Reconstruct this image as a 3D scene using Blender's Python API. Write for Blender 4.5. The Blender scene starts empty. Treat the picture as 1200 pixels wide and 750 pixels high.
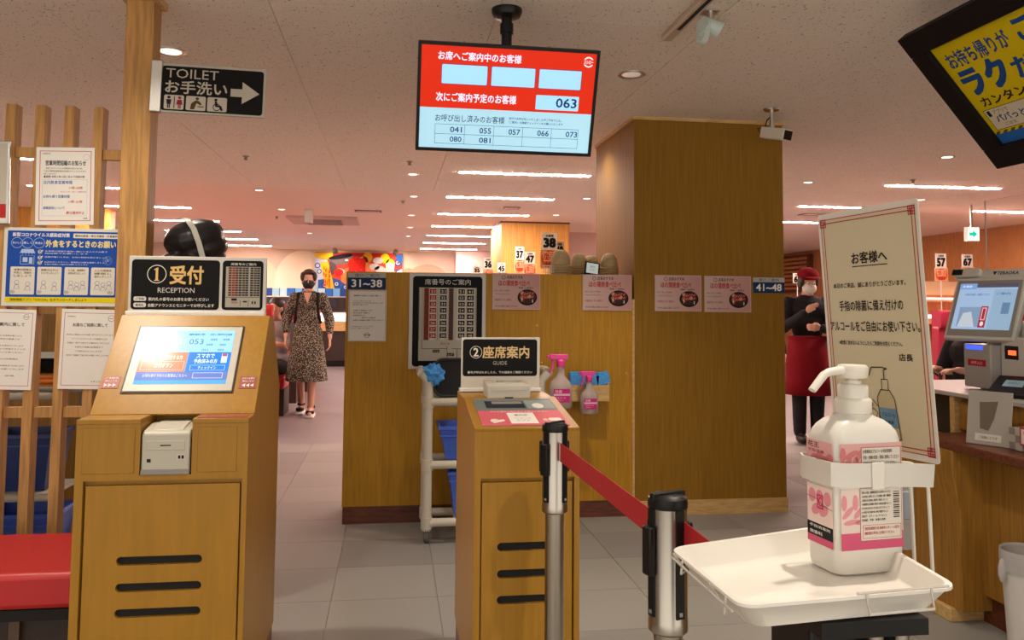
import bpy, math, random
from mathutils import Vector, Matrix
random.seed(7)
SC = bpy.context.scene
COL = SC.collection
# ------------------------------------------------------------------ camera
cam = bpy.data.cameras.new('camera'); camo = bpy.data.objects.new('camera', cam); COL.objects.link(camo)
cam.sensor_width = 36.0; cam.lens = 36.0 * 970 / 1200; cam.shift_y = -80 / 1200.0; cam.clip_start = 0.02; cam.clip_end = 100
camo.matrix_world = Matrix(((0.98974871, -0.01739679, -0.1417563, 0), (0, 0, 0, 0), (0.00837902, 0.99791697, -0.06396495, 1.28), (0, 0, 0, 1)))
_x = Vector((0.98974871, -0.14257381, 0.00837902)); _y = Vector((-0.01739679, -0.06212144, 0.99791697)); _z = _x.cross(_y)
camo.matrix_world = Matrix(((_x[0], _y[0], _z[0], 0), (_x[1], _y[1], _z[1], 0), (_x[2], _y[2], _z[2], 1.28), (0, 0, 0, 1)))
SC.camera = camo
# ------------------------------------------------------------------ world, exposure
w = bpy.data.worlds.new('world'); SC.world = w; w.use_nodes = True
w.node_tree.nodes['Background'].inputs[0].default_value = (1.0, 0.94, 0.84, 1)
w.node_tree.nodes['Background'].inputs[1].default_value = 1.75
vs = SC.view_settings; vs.view_transform = 'Standard'; vs.look = 'None'; vs.exposure = 0.14; vs.gamma = 1.0; vs.use_curve_mapping = False
PINK_LIGHT = (1.0, 0.72, 0.63)      # warm rosy tubes of the dining room
FRONT_LIGHT = (1.0, 0.89, 0.74)     # warm white lamps of the entrance
STRIP_POWER = 225.0
SPOT_POWER = 95.0

# ------------------------------------------------------------------ materials
MATS = {}
def lin(c):
    return tuple((v / 12.92 if v <= 0.04045 else ((v + 0.055) / 1.055) ** 2.4) for v in c)
def hexc(h):
    return lin(tuple(int(h[i:i + 2], 16) / 255 for i in (0, 2, 4)))
def mat(name, col, rough=0.6, metal=0.0, emit=0.0, spec=0.5, trans=0.0, sss=0.0, alpha=1.0, ecol=None, ior=1.45):
    if name in MATS: return MATS[name]
    m = bpy.data.materials.new(name); m.use_nodes = True
    b = m.node_tree.nodes['Principled BSDF']
    if isinstance(col, str): col = hexc(col)
    b.inputs['Base Color'].default_value = (*col, 1)
    b.inputs['Roughness'].default_value = rough; b.inputs['Metallic'].default_value = metal
    b.inputs['Specular IOR Level'].default_value = spec
    b.inputs['Transmission Weight'].default_value = trans; b.inputs['IOR'].default_value = ior
    b.inputs['Alpha'].default_value = alpha
    if sss: b.inputs['Subsurface Weight'].default_value = sss; b.inputs['Subsurface Radius'].default_value = (0.02, 0.015, 0.012)
    if emit:
        b.inputs['Emission Color'].default_value = (*(ecol or col), 1); b.inputs['Emission Strength'].default_value = emit
    m.diffuse_color = (*col, 1)
    MATS[name] = m
    return m
def vary(m, scale=(4, 4, 4), amount=0.25, bump=0.0, detail=4, lo=0.35, hi=0.65, noise=6.0, world=False, dark=None):
    """noise driven tone variation of a material's own colour, with optional relief"""
    nt = m.node_tree; n = nt.nodes; b = n['Principled BSDF']
    c = tuple(b.inputs['Base Color'].default_value)[:3]
    if world:
        tc = n.new('ShaderNodeNewGeometry'); out = tc.outputs['Position']
    else:
        tc = n.new('ShaderNodeTexCoord'); out = tc.outputs['Object']
    mp = n.new('ShaderNodeMapping'); mp.inputs['Scale'].default_value = scale
    nz = n.new('ShaderNodeTexNoise'); nz.inputs['Scale'].default_value = noise; nz.inputs['Detail'].default_value = detail
    cr = n.new('ShaderNodeValToRGB'); e = cr.color_ramp.elements
    d = dark or tuple(v * (1 - amount) for v in c)
    e[0].position = lo; e[0].color = (*d, 1)
    e[1].position = hi; e[1].color = (*[min(1, v * (1 + amount * 0.6)) for v in c], 1)
    nt.links.new(out, mp.inputs[0]); nt.links.new(mp.outputs[0], nz.inputs['Vector'])
    nt.links.new(nz.outputs['Fac'], cr.inputs[0]); nt.links.new(cr.outputs[0], b.inputs['Base Color'])
    if bump:
        bp = n.new('ShaderNodeBump'); bp.inputs['Strength'].default_value = bump; bp.inputs['Distance'].default_value = 0.002
        nt.links.new(nz.outputs['Fac'], bp.inputs['Height']); nt.links.new(bp.outputs[0], b.inputs['Normal'])
    return m
OAK = vary(mat('oak_veneer', (0.32, 0.15, 0.024), 0.45, spec=.35), (14, 14, 0.7), 0.22, 0.05, world=True)
OAKP = vary(mat('oak_veneer_partition', (0.46, 0.225, 0.014), 0.5, spec=.3), (14, 14, 0.7), 0.14, 0.03, world=True)
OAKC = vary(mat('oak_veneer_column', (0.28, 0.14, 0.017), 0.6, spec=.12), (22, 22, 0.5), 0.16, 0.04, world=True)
OAKK = vary(mat('oak_kiosk', (0.37, 0.182, 0.021), 0.36, spec=.28), (10, 10, 0.9), 0.08, 0.03, world=True)
POST = vary(mat('pale_timber', (0.45, 0.235, 0.075), 0.55, spec=.3), (12, 12, 1.0), 0.24, 0.05, world=True)
LIGHTW = vary(mat('light_wood_trim', (0.60, 0.38, 0.15), 0.5), (2, 12, 12), 0.18, world=True)
MAHOG = vary(mat('red_brown_wood', (0.13, 0.034, 0.014), 0.4), (1.5, 14, 14), 0.35, world=True)
WARMW = vary(mat('warm_wall_wood', (0.50, 0.20, 0.06), 0.5), (9, 9, 0.8), 0.2, world=True)
BLACK = mat('black_plastic', (0.008, 0.0075, 0.008), 0.38, spec=.3)
DARK = mat('dark_inside', (0.010, 0.008, 0.007), 0.8)
WHITEP = mat('white_plastic', (0.72, 0.68, 0.60), 0.35)
GREYP = mat('warm_grey_plastic', (0.50, 0.46, 0.38), 0.4)
GREYD = mat('grey_plastic', (0.27, 0.25, 0.23), 0.45)
STEEL = mat('brushed_steel', (0.42, 0.38, 0.33), 0.28, 1.0)
CHROME = mat('chrome', (0.7, 0.68, 0.65), 0.12, 1.0)
ALU = mat('aluminium', (0.60, 0.58, 0.55), 0.35, 1.0)
REDBELT = mat('red_webbing', (0.42, 0.012, 0.016), 0.7)
REDV = mat('red_vinyl', (0.50, 0.02, 0.022), 0.4)
BLUEB = mat('blue_basket_plastic', (0.05, 0.12, 0.58), 0.35)
BLUEC = vary(mat('blue_cloth', (0.08, 0.34, 0.80), 0.9), (30, 30, 30), 0.3, 0.3)
PINKP = mat('pink_plastic', (0.85, 0.05, 0.32), 0.35)
SKIN = mat('skin', (0.62, 0.34, 0.24), 0.55, sss=0.05)
HAIR = vary(mat('dark_hair', (0.03, 0.017, 0.012), 0.5), (40, 40, 8), 0.4)
BLACKC = vary(mat('black_cloth', (0.012, 0.011, 0.013), 0.9), (20, 20, 20), 0.3, 0.1)
REDC = mat('red_cloth', (0.20, 0.006, 0.012), 0.9, spec=.2)
WHITEC = mat('white_cloth', (0.75, 0.72, 0.68), 0.9)
CLEAR = mat('clear_acrylic', (0.95, 0.96, 0.96), 0.05, trans=1.0, ior=1.12, spec=0.3)
WOODSETS = [OAK, POST]

# ------------------------------------------------------------------ mesh building
class B:
    def __init__(s): s.v = []; s.f = []; s.mi = []
    def add(s, vs, fs, m=0):
        o = len(s.v); s.v += [tuple(v) for v in vs]; s.f += [tuple(i + o for i in f) for f in fs]; s.mi += [m] * len(fs); return s
    def box(s, x0, y0, z0, x1, y1, z1, m=0, M=None):
        vs = [Vector((x, y, z)) for x in (x0, x1) for y in (y0, y1) for z in (z0, z1)]
        if M: vs = [M @ v for v in vs]
        return s.add(vs, [(0, 1, 3, 2), (4, 6, 7, 5), (0, 4, 5, 1), (2, 3, 7, 6), (0, 2, 6, 4), (1, 5, 7, 3)], m)
    def prism(s, poly, axis, lo, hi, m=0):
        """poly in the two other axes, extruded along axis"""
        n = len(poly)
        def pt(a, b, c):
            return {'x': (c, a, b), 'y': (a, c, b), 'z': (a, b, c)}[axis]
        vs = [pt(a, b, lo) for a, b in poly] + [pt(a, b, hi) for a, b in poly]
        fs = [tuple(range(n)), tuple(range(2 * n - 1, n - 1, -1))] + [(i, i + n, (i + 1) % n + n, (i + 1) % n) for i in range(n)]
        return s.add(vs, fs, m)
    def cyl(s, p0, p1, r0, r1=None, n=16, m=0, cap=True):
        r1 = r0 if r1 is None else r1
        p0 = Vector(p0); p1 = Vector(p1); d = (p1 - p0).normalized()
        a = d.orthogonal().normalized(); b = d.cross(a)
        vs = []
        for p, r in ((p0, r0), (p1, r1)):
            for i in range(n):
                t = 2 * math.pi * i / n; vs.append(p + a * (r * math.cos(t)) + b * (r * math.sin(t)))
        fs = [(i, (i + 1) % n, (i + 1) % n + n, i + n) for i in range(n)]
        if cap: fs += [tuple(range(n - 1, -1, -1)), tuple(range(n, 2 * n))]
        return s.add(vs, fs, m)
    def lathe(s, prof, c=(0, 0, 0), n=24, m=0, sx=1.0, sy=1.0, power=None):
        vs = []; k = len(prof)
        for r, z in prof:
            for i in range(n):
                t = 2 * math.pi * i / n; ct, st = math.cos(t), math.sin(t)
                if power:
                    q = (abs(ct) ** power + abs(st) ** power) ** (-1 / power); ct *= q; st *= q
                vs.append((c[0] + r * ct * sx, c[1] + r * st * sy, c[2] + z))
        fs = [(j * n + i, j * n + (i + 1) % n, (j + 1) * n + (i + 1) % n, (j + 1) * n + i) for j in range(k - 1) for i in range(n)]
        fs += [tuple(range(n - 1, -1, -1)), tuple(range((k - 1) * n, k * n))]
        return s.add(vs, fs, m)
    def ball(s, c, r, sc=(1, 1, 1), n=16, m=0, M=None):
        k = n // 2; vs = []; fs = []
        for j in range(k + 1):
            p = math.pi * j / k
            for i in range(n):
                t = 2 * math.pi * i / n
                v = Vector((r * math.sin(p) * math.cos(t) * sc[0], r * math.sin(p) * math.sin(t) * sc[1], r * math.cos(p) * sc[2]))
                if M: v = M @ v
                vs.append(v + Vector(c))
        for j in range(k):
            for i in range(n):
                fs.append((j * n + i, (j + 1) * n + i, (j + 1) * n + (i + 1) % n, j * n + (i + 1) % n))
        return s.add(vs, fs, m)
    def tube(s, pts, r, n=10, m=0):
        pts = [Vector(p) for p in pts]; vs = []; k = len(pts)
        d0 = (pts[1] - pts[0]).normalized(); a = d0.orthogonal().normalized()
        for j, p in enumerate(pts):
            d = (pts[min(j + 1, k - 1)] - pts[max(j - 1, 0)]).normalized()
            a = (a - d * a.dot(d)).normalized(); b = d.cross(a)
            rr = r[j] if isinstance(r, (list, tuple)) else r
            for i in range(n):
                t = 2 * math.pi * i / n; vs.append(p + a * (rr * math.cos(t)) + b * (rr * math.sin(t)))
        fs = [(j * n + i, j * n + (i + 1) % n, (j + 1) * n + (i + 1) % n, (j + 1) * n + i) for j in range(k - 1) for i in range(n)]
        fs += [tuple(range(n - 1, -1, -1)), tuple(range((k - 1) * n, k * n))]
        return s.add(vs, fs, m)
    def ribbon(s, pts, up, wid, th, m=0):
        """flat strap through pts; up = width direction"""
        pts = [Vector(p) for p in pts]; up = Vector(up); k = len(pts); vs = []
        for j, p in enumerate(pts):
            d = (pts[min(j + 1, k - 1)] - pts[max(j - 1, 0)]).normalized()
            u = (up - d * up.dot(d)).normalized(); nrm = d.cross(u)
            for a, b in ((-1, -1), (1, -1), (1, 1), (-1, 1)): vs.append(p + u * (a * wid / 2) + nrm * (b * th / 2))
        fs = [(j * 4 + i, j * 4 + (i + 1) % 4, j * 4 + 4 + (i + 1) % 4, j * 4 + 4 + i) for j in range(k - 1) for i in range(4)]
        fs += [(3, 2, 1, 0), tuple(range((k - 1) * 4, k * 4))]
        return s.add(vs, fs, m)
    def mesh(s, name, mats, smooth=True):
        me = bpy.data.meshes.new(name); me.from_pydata(s.v, [], s.f)
        for m in (mats if isinstance(mats, (list, tuple)) else [mats]): me.materials.append(m)
        me.polygons.foreach_set('material_index', s.mi)
        me.update()
        import bmesh
        bm = bmesh.new(); bm.from_mesh(me); bmesh.ops.recalc_face_normals(bm, faces=bm.faces); bm.to_mesh(me); bm.free()
        if smooth:
            me.polygons.foreach_set('use_smooth', [True] * len(me.polygons)); me.set_sharp_from_angle(angle=math.radians(38))
        return me
def setp(o, label=None, cat=None, group=None, kind=None):
    for k, v in (('label', label), ('category', cat), ('group', group), ('kind', kind)):
        if v: o[k] = v
    return o
def link(name, me, parent=None, label=None, bev=0, loc=None, kind=None):
    o = bpy.data.objects.new(name, me); COL.objects.link(o)
    if parent: o.parent = parent
    if loc: o.location = loc
    if label: o['label'] = label
    if kind: o['kind'] = kind
    if bev:
        md = o.modifiers.new('bevel', 'BEVEL'); md.width = bev; md.segments = 2; md.limit_method = 'ANGLE'; md.harden_normals = False
    return o
def part(name, b, mats, parent, label=None, bev=0, loc=None, kind=None):
    return link(name, b.mesh(name, mats), parent, label, bev, loc, kind)
def thing(name, label, cat, loc=(0, 0, 0), rz=0.0, group=None):
    o = bpy.data.objects.new(name, None); COL.objects.link(o); o.empty_display_size = 0.05
    o.location = loc; o.rotation_euler = (0, 0, rz)
    return setp(o, label, cat, group)
def struct(name, b, m, parent=None, bev=0):
    o = part(name, b, m, parent, bev=bev)
    if parent is None: o['kind'] = 'structure'
    return o
def copy_tree(o, parent=None):
    c = o.copy(); COL.objects.link(c); c.parent = parent
    for ch in list(o.children): copy_tree(ch, c)
    return c
def BX(*a): return B().box(*a)
def rrect(x0, y0, x1, y1, r, n=4):
    pts = []
    for cx, cy, a in ((x1 - r, y1 - r, 0), (x0 + r, y1 - r, 90), (x0 + r, y0 + r, 180), (x1 - r, y0 + r, 270)):
        for i in range(n + 1):
            t = math.radians(a + 90 * i / n); pts.append((cx + r * math.cos(t), cy + r * math.sin(t)))
    return pts
def plate(outline, holes, th, y=0.0):
    """flat board in XZ with real holes, thickness th towards +y"""
    cu = bpy.data.curves.new('tmp', 'CURVE'); cu.dimensions = '2D'; cu.fill_mode = 'BOTH'; cu.extrude = th / 2
    for poly in [outline] + holes:
        sp = cu.splines.new('POLY'); sp.points.add(len(poly) - 1); sp.use_cyclic_u = True
        for i, (a, b) in enumerate(poly): sp.points[i].co = (a, b, 0, 1)
    o = bpy.data.objects.new('tmp', cu); COL.objects.link(o)
    me = bpy.data.meshes.new_from_object(o.evaluated_get(bpy.context.evaluated_depsgraph_get()))
    bpy.data.objects.remove(o)
    me.transform(Matrix.Translation((0, y + th / 2, 0)) @ Matrix.Rotation(math.radians(90), 4, 'X'))
    b = B(); b.add([v.co.copy() for v in me.vertices], [tuple(p.vertices) for p in me.polygons]); return b

# ------------------------------------------------------------------ flat print (lettering and flat pictures on boards and screens)
_TX = {}
def text_geo(s, bold=0.0):
    k = (s, bold)
    if k in _TX: return _TX[k]
    cu = bpy.data.curves.new('t', 'FONT'); cu.body = s; cu.size = 1; cu.resolution_u = 2; cu.offset = bold
    o = bpy.data.objects.new('t', cu); COL.objects.link(o)
    me = bpy.data.meshes.new_from_object(o.evaluated_get(bpy.context.evaluated_depsgraph_get()))
    bpy.data.objects.remove(o); bpy.data.curves.remove(cu)
    vs = [(v.co.x, v.co.y) for v in me.vertices]; fs = [tuple(p.vertices) for p in me.polygons]
    bpy.data.meshes.remove(me)
    if not vs: vs = [(0, 0), (1, 0), (1, 1)]; fs = [(0, 1, 2)]
    xs = [v[0] for v in vs]; ys = [v[1] for v in vs]
    r = (vs, fs, min(xs), min(ys), max(xs), max(ys)); _TX[k] = r
    return r
class Pan:
    """prints laid on a board of w x h; coordinates are 0..1 from the board's top left"""
    def __init__(s, w, h, eps=0.00035, emit=0.0, rough=0.5):
        s.w, s.h, s.eps, s.emit, s.rough = w, h, eps, emit, rough; s.b = B(); s.mats = []; s.L = 1
    def mi(s, c):
        nm = 'print_' + c + ('_lit%g' % s.emit if s.emit else '') + ('_gloss' if s.rough < 0.3 else '')
        m = MATS.get(nm) or mat(nm, c, s.rough, emit=s.emit, spec=.5 if s.rough < .3 else .15)
        if m not in s.mats: s.mats.append(m)
        return s.mats.index(m)
    def P(s, x, y): return ((x - 0.5) * s.w, -s.eps * s.L, (0.5 - y) * s.h)
    def poly(s, pts, c, L=None):
        if L is not None: s.L = L
        s.b.add([s.P(*p) for p in pts], [tuple(range(len(pts)))], s.mi(c)); return s
    def rect(s, x0, y0, x1, y1, c, r=0, L=None):
        if r:
            a = s.h / s.w
            return s.poly([(x0 + (px - 0) , py) for px, py in [((q[0]) , q[1]) for q in s._rr(x1 - x0, y0, y1, r, a)]], c, L)
        return s.poly([(x0, y0), (x1, y0), (x1, y1), (x0, y1)], c, L)
    def _rr(s, W, y0, y1, r, a):
        rx = r * a; return [(cx + rx * math.cos(t), cy + r * math.sin(t)) for cx, cy, b in ((W - rx, y1 - r, 0), (rx, y1 - r, 90), (rx, y0 + r, 180), (W - rx, y0 + r, 270)) for t in [math.radians(b + 90 * i / 4) for i in range(5)]]
    def frame(s, x0, y0, x1, y1, t, c, L=None):
        a = s.h / s.w * t
        s.rect(x0, y0, x1, y0 + t, c, L=L); s.rect(x0, y1 - t, x1, y1, c); s.rect(x0, y0, x0 + a, y1, c); s.rect(x1 - a, y0, x1, y1, c); return s
    def ell(s, cx, cy, rx, ry, c, L=None, n=28, rot=0.0):
        R = math.radians(rot); k = s.h / s.w
        pts = []
        for i in range(n):
            t = 2 * math.pi * i / n; a = rx * math.cos(t) / k; b = ry * math.sin(t)
            pts.append((cx + (a * math.cos(R) - b * math.sin(R)) * k, cy + a * math.sin(R) + b * math.cos(R)))
        return s.poly(pts, c, L)
    def ring(s, cx, cy, ry, t, c, L=None, n=32):
        if L is not None: s.L = L
        k = s.h / s.w; vs = []
        for q in (ry, ry - t):
            for i in range(n):
                a = 2 * math.pi * i / n; vs.append(s.P(cx + q * k * math.cos(a), cy + q * math.sin(a)))
        s.b.add(vs, [(i, (i + 1) % n, (i + 1) % n + n, i + n) for i in range(n)], s.mi(c)); return s
    def line(s, pts, t, c, L=None):
        if L is not None: s.L = L
        k = s.h / s.w
        for (x0, y0), (x1, y1) in zip(pts, pts[1:]):
            dx, dy = (x1 - x0) / k, y1 - y0; l = math.hypot(dx, dy) or 1; nx, ny = -dy / l * t / 2 * k, dx / l * t / 2
            s.poly([(x0 + nx, y0 + ny), (x1 + nx, y1 + ny), (x1 - nx, y1 - ny), (x0 - nx, y0 - ny)], c)
        return s
    def text(s, st, x0, y0, x1, y1, c, bold=0.0, L=None, shear=0.0, natural=False):
        """fits the string into the box; natural keeps the letters' own width, centred"""
        if L is not None: s.L = L
        L0 = s.L; vs, fs, a, b, cc, d = text_geo(st)
        sy = (y1 - y0) / (d - b); sx = (x1 - x0) / (cc - a)
        if natural:
            n = sy * s.h / s.w
            if n < sx: x0 += ((x1 - x0) - n * (cc - a)) / 2; sx = n
        if (y1 - y0) * s.h < 0.012: bold = max(bold, 0.014)
        for ox, oy in ([(i_ * bold, j_ * bold) for i_ in (-1, 0, 1) for j_ in (-1, 0, 1)] if bold > .025 else ((-bold, -bold), (bold, -bold), (bold, bold), (-bold, bold)) if bold else ((0, 0),)):
            s.L += 0.07
            s.b.add([s.P(x0 + (x - a + ox) * sx + shear * (y - b) * sy, y1 - (y - b + oy) * sy) for x, y in vs], fs, s.mi(c))
        s.L = L0; return s
    def tiny(s, lines, x0, y0, x1, y1, c, h=None, L=None):
        """several small lines: (string, start fraction, end fraction)"""
        n = len(lines); dy = (y1 - y0) / n; h = h or dy * 0.62
        for i, ln in enumerate(lines):
            if not ln: continue
            st, a, b = ln if isinstance(ln, tuple) else (ln, 0, 1)
            s.text(st, x0 + (x1 - x0) * a, y0 + i * dy, x0 + (x1 - x0) * b, y0 + i * dy + h, c, L=L)
        return s
    def build(s, name, parent, label=None, y=0.0, loc=None):
        me = bpy.data.meshes.new(name); me.from_pydata([(v[0], v[1] + y, v[2]) for v in s.b.v], [], s.b.f)
        for m in s.mats: me.materials.append(m)
        me.polygons.foreach_set('material_index', s.b.mi); me.update()
        return link(name, me, parent, label, loc=loc)
def board(name, label, cat, cx, cy, cz, w, h, th, m, group=None, rx=0, rz=0, ry=0, part_name='board', bev=0.0, outline=None):
    """a flat board whose front faces -y before rotation; origin at its centre"""
    t = thing(name, label, cat, (cx, cy, cz), group=group); t.rotation_euler = (rx, ry, rz)
    b = B().prism(outline, 'y', 0, th) if outline else BX(-w / 2, 0, -h / 2, w / 2, th, h / 2)
    part(part_name, b, m, t, bev=bev)
    return t

# ------------------------------------------------------------------ bodies (one continuous remeshed surface)
def blob(name, caps, mats, parent, voxel=0.012, smooth=4, label=None):
    b = B()
    for c in caps:
        if c[0] == 'e': b.ball(c[1], 1.0, c[2], 16, M=(c[3] if len(c) > 3 else None))
        else:
            p0, r0, p1, r1 = c
            b.cyl(p0, p1, r0, r1, 14); b.ball(p0, r0, n=14); b.ball(p1, r1, n=14)
    o = bpy.data.objects.new('tmp', b.mesh('tmp', mats, False)); COL.objects.link(o)
    r = o.modifiers.new('r', 'REMESH'); r.mode = 'VOXEL'; r.voxel_size = voxel; r.use_smooth_shade = True
    sm = o.modifiers.new('s', 'SMOOTH'); sm.iterations = smooth; sm.factor = 0.5
    me = bpy.data.meshes.new_from_object(o.evaluated_get(bpy.context.evaluated_depsgraph_get())); me.name = name
    bpy.data.objects.remove(o)
    me.materials.clear(); me.materials.append(mats)
    me.polygons.foreach_set('use_smooth', [True] * len(me.polygons))
    return link(name, me, parent, label)
def hand(wrist, d, side, palm_n, k=1.0, curl=0.5):
    """palm, four fingers and thumb; d = pointing direction, side = towards the thumb, palm_n = the way the palm faces"""
    w_ = Vector(wrist); d = Vector(d).normalized(); sd = Vector(side).normalized(); pn = Vector(palm_n).normalized()
    c = []; pc = w_ + d * 0.09 * k
    for q in (-0.028, -0.009, 0.010, 0.028): c.append((w_ + d * 0.015 * k, 0.014 * k, pc + sd * q * k, 0.012 * k))
    for q, ln in ((-0.029, 0.052), (-0.010, 0.068), (0.010, 0.072), (0.029, 0.064)):
        a = pc + sd * q * k; m_ = a + (d * (1 - 0.3 * curl) + pn * curl * 0.7).normalized() * ln * 0.5 * k
        e = m_ + (d * (1 - 0.8 * curl) + pn * curl * 1.4).normalized() * ln * 0.5 * k
        c += [(a, 0.0088 * k, m_, 0.008 * k), (m_, 0.008 * k, e, 0.0068 * k)]
    a = w_ + d * 0.03 * k + sd * 0.026 * k; m_ = a + (d * 0.7 + sd * 0.6).normalized() * 0.035 * k; e = m_ + (d + pn * 0.4).normalized() * 0.028 * k
    c += [(a, 0.012 * k, m_, 0.010 * k), (m_, 0.010 * k, e, 0.0085 * k)]
    return c
def head_caps(c, f=(0, -1, 0), k=1.0):
    """skull, jaw, nose, ears, lips; f = facing direction"""
    c = Vector(c); f = Vector(f).normalized(); s = Vector((-f.y, f.x, 0)).normalized(); M = Matrix((s, -f, s.cross(-f))).transposed()
    def L(x, y, z): return c + M @ Vector((x, y, z)) * k
    return [('e', L(0, 0.01, 0.025), (0.074 * k, 0.092 * k, 0.092 * k), M), ('e', L(0, -0.022, -0.035), (0.058 * k, 0.066 * k, 0.080 * k), M),
            (L(0, -0.088, 0.012), 0.006 * k, L(0, -0.104, -0.020), 0.011 * k), ('e', L(0.076, 0.012, 0), (0.010 * k, 0.018 * k, 0.030 * k), M),
            ('e', L(-0.076, 0.012, 0), (0.010 * k, 0.018 * k, 0.030 * k), M), ('e', L(0, -0.082, -0.052), (0.024 * k, 0.010 * k, 0.009 * k), M),
            ('e', L(0, -0.066, -0.095), (0.026 * k, 0.02 * k, 0.018 * k), M)], L, M
def eyes(L, M, k, parent):
    b = B()
    for sx in (-1, 1):
        b.ball(L(sx * 0.031, -0.078, 0.012), 0.0125 * k, n=10, m=0); b.ball(L(sx * 0.031, -0.0885, 0.012), 0.0055 * k, n=8, m=1)
    part('eyes', b, [mat('eye_white', (0.7, 0.68, 0.65), 0.3), mat('iris_brown', (0.03, 0.015, 0.01), 0.3)], parent)

# =================================================================== SETTING
CEIL = 2.47
# floor: slab, laid tiles near the entrance
FT = [vary(mat('floor_tile_%d' % i, c, 0.45), (60, 60, 60), 0.16, 0.08, world=True, noise=9) for i, c in enumerate(((0.285, 0.272, 0.248), (0.27, 0.257, 0.236), (0.30, 0.286, 0.262), (0.245, 0.232, 0.222)))]
FJ = mat('floor_joint', (0.42, 0.38, 0.32), 0.7)
m = mat('floor_far', (0.19, 0.158, 0.15), 0.38)
nt = m.node_tree; br = nt.nodes.new('ShaderNodeTexBrick'); tc = nt.nodes.new('ShaderNodeNewGeometry')
br.offset = 0; br.inputs['Scale'].default_value = 1.0; br.inputs['Brick Width'].default_value = 0.457; br.inputs['Row Height'].default_value = 0.457
br.inputs['Mortar Size'].default_value = 0.002; br.inputs['Color1'].default_value = (0.245, 0.228, 0.225, 1); br.inputs['Color2'].default_value = (0.215, 0.198, 0.20, 1); br.inputs['Mortar'].default_value = (0.21, 0.2, 0.2, 1)
nt.links.new(tc.outputs['Position'], br.inputs['Vector']); nt.links.new(br.outputs['Color'], nt.nodes['Principled BSDF'].inputs['Base Color'])
fl = struct('floor', BX(-9, -3, -0.12, 9.2, 7.84, -0.004).box(-9, 7.84, -0.12, 9.2, 19.6, 0.0, 1), [FJ, m])
TS = 0.457
tile_me = [BX(0.0012, 0.0012, -0.008, TS - 0.0012, TS - 0.0012, 0).mesh('tile', FT[i], False) for i in range(4)]
for i in range(-6, 13):
    for j in range(0, 15):
        x0 = -0.24 + i * TS; y0 = 0.985 + j * TS
        if x0 < -1.9 or x0 > 0.9 * y0 + 1.2 or x0 < -0.62 * y0 - 0.9: continue
        o = link('floor_tile', tile_me[random.choice((0, 0, 1, 2, 2, 3))], fl); o.location = (x0, y0, 0)
# ceiling: slab and mineral fibre panels
def ceil_mat(name, c):
    m = mat(name, c, 0.9); nt = m.node_tree; n = nt.nodes; b = n['Principled BSDF']
    g = n.new('ShaderNodeNewGeometry'); mp = n.new('ShaderNodeMapping'); mp.inputs['Scale'].default_value = (1, 0.6, 1)
    z = n.new('ShaderNodeTexNoise'); z.inputs['Scale'].default_value = 105; z.inputs['Detail'].default_value = 3
    cr = n.new('ShaderNodeValToRGB'); e = cr.color_ramp.elements
    e[0].position = 0.30; e[0].color = (*[v * 0.34 for v in c], 1); e[1].position = 0.375; e[1].color = (*c, 1)
    nt.links.new(g.outputs['Position'], mp.inputs[0]); nt.links.new(mp.outputs[0], z.inputs['Vector'])
    nt.links.new(z.outputs['Fac'], cr.inputs[0]); nt.links.new(cr.outputs[0], b.inputs['Base Color'])
    bp = n.new('ShaderNodeBump'); bp.inputs['Strength'].default_value = 0.35; bp.inputs['Distance'].default_value = 0.003
    nt.links.new(cr.outputs[0], bp.inputs['Height']); nt.links.new(bp.outputs[0], b.inputs['Normal'])
    return m
CM = ceil_mat('ceiling_panel_white', (0.86, 0.785, 0.705))
CM2 = mat('ceiling_far_rosy_bounce', (0.86, 0.735, 0.665), 0.9)  # far ceiling white with the room's rosy bounce light mixed into its colour
ce = struct('ceiling', BX(-9, -3, CEIL + 0.012, 9.2, 8.79, CEIL + 0.1).box(-9, 8.79, CEIL, 9.2, 19.6, CEIL + 0.1, 1), [mat('ceiling_joint', (0.25, 0.21, 0.17), 0.9), CM2])
pm = BX(0.0015, 0.0015, 0, 0.9085, 0.9085, 0.011).mesh('ceiling_panel', CM, False)
for i in range(-9, 10):
    for j in range(-3, 6):
        x0 = -0.506 + i * 0.91; y0 = 3.33 + j * 0.91
        if abs(x0 - 0.14 * y0) > 0.68 * y0 + 1.2 or x0 + 0.91 > 9.2 or x0 < -9: continue
        o = link('ceiling_panel', pm, ce); o.location = (x0, y0, CEIL)
WALLP = vary(mat('pale_mural_wall', (0.66, 0.52, 0.42), 0.8), (0.5, 0.5, 0.5), 0.15, noise=1.5, world=True)
WPINK = mat('rosy_wall', (0.60, 0.42, 0.38), 0.8)
struct('wall_far', BX(-3.68, 18.9, 0, 1.38, 19.1, CEIL), WALLP)
struct('wall_far_right', BX(1.38, 18.35, 0, 9.0, 18.6, CEIL).box(1.38, 18.6, 0, 1.5, 19.1, CEIL), WPINK)
struct('wall_far_left', BX(-9, 17.45, 0, -3.68, 17.65, CEIL).box(-3.88, 17.65, 0, -3.68, 19.1, CEIL), WALLP)
struct('wall_middle', BX(2.8, 13.2, 0, 4.1, 13.5, CEIL), WPINK)
struct('wall_right', BX(8.72, -3, 0, 8.95, 18.4, CEIL), WARMW)
struct('wall_left', BX(-9.1, -3, 0, -9.0, 19, CEIL), WALLP)
struct('wall_wood_left', BX(-9, 11.25, 0, -3.62, 11.45, CEIL), vary(mat('amber_wall_wood', (0.62, 0.30, 0.05), 0.5), (9, 9, 0.8), 0.2, world=True))
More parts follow.
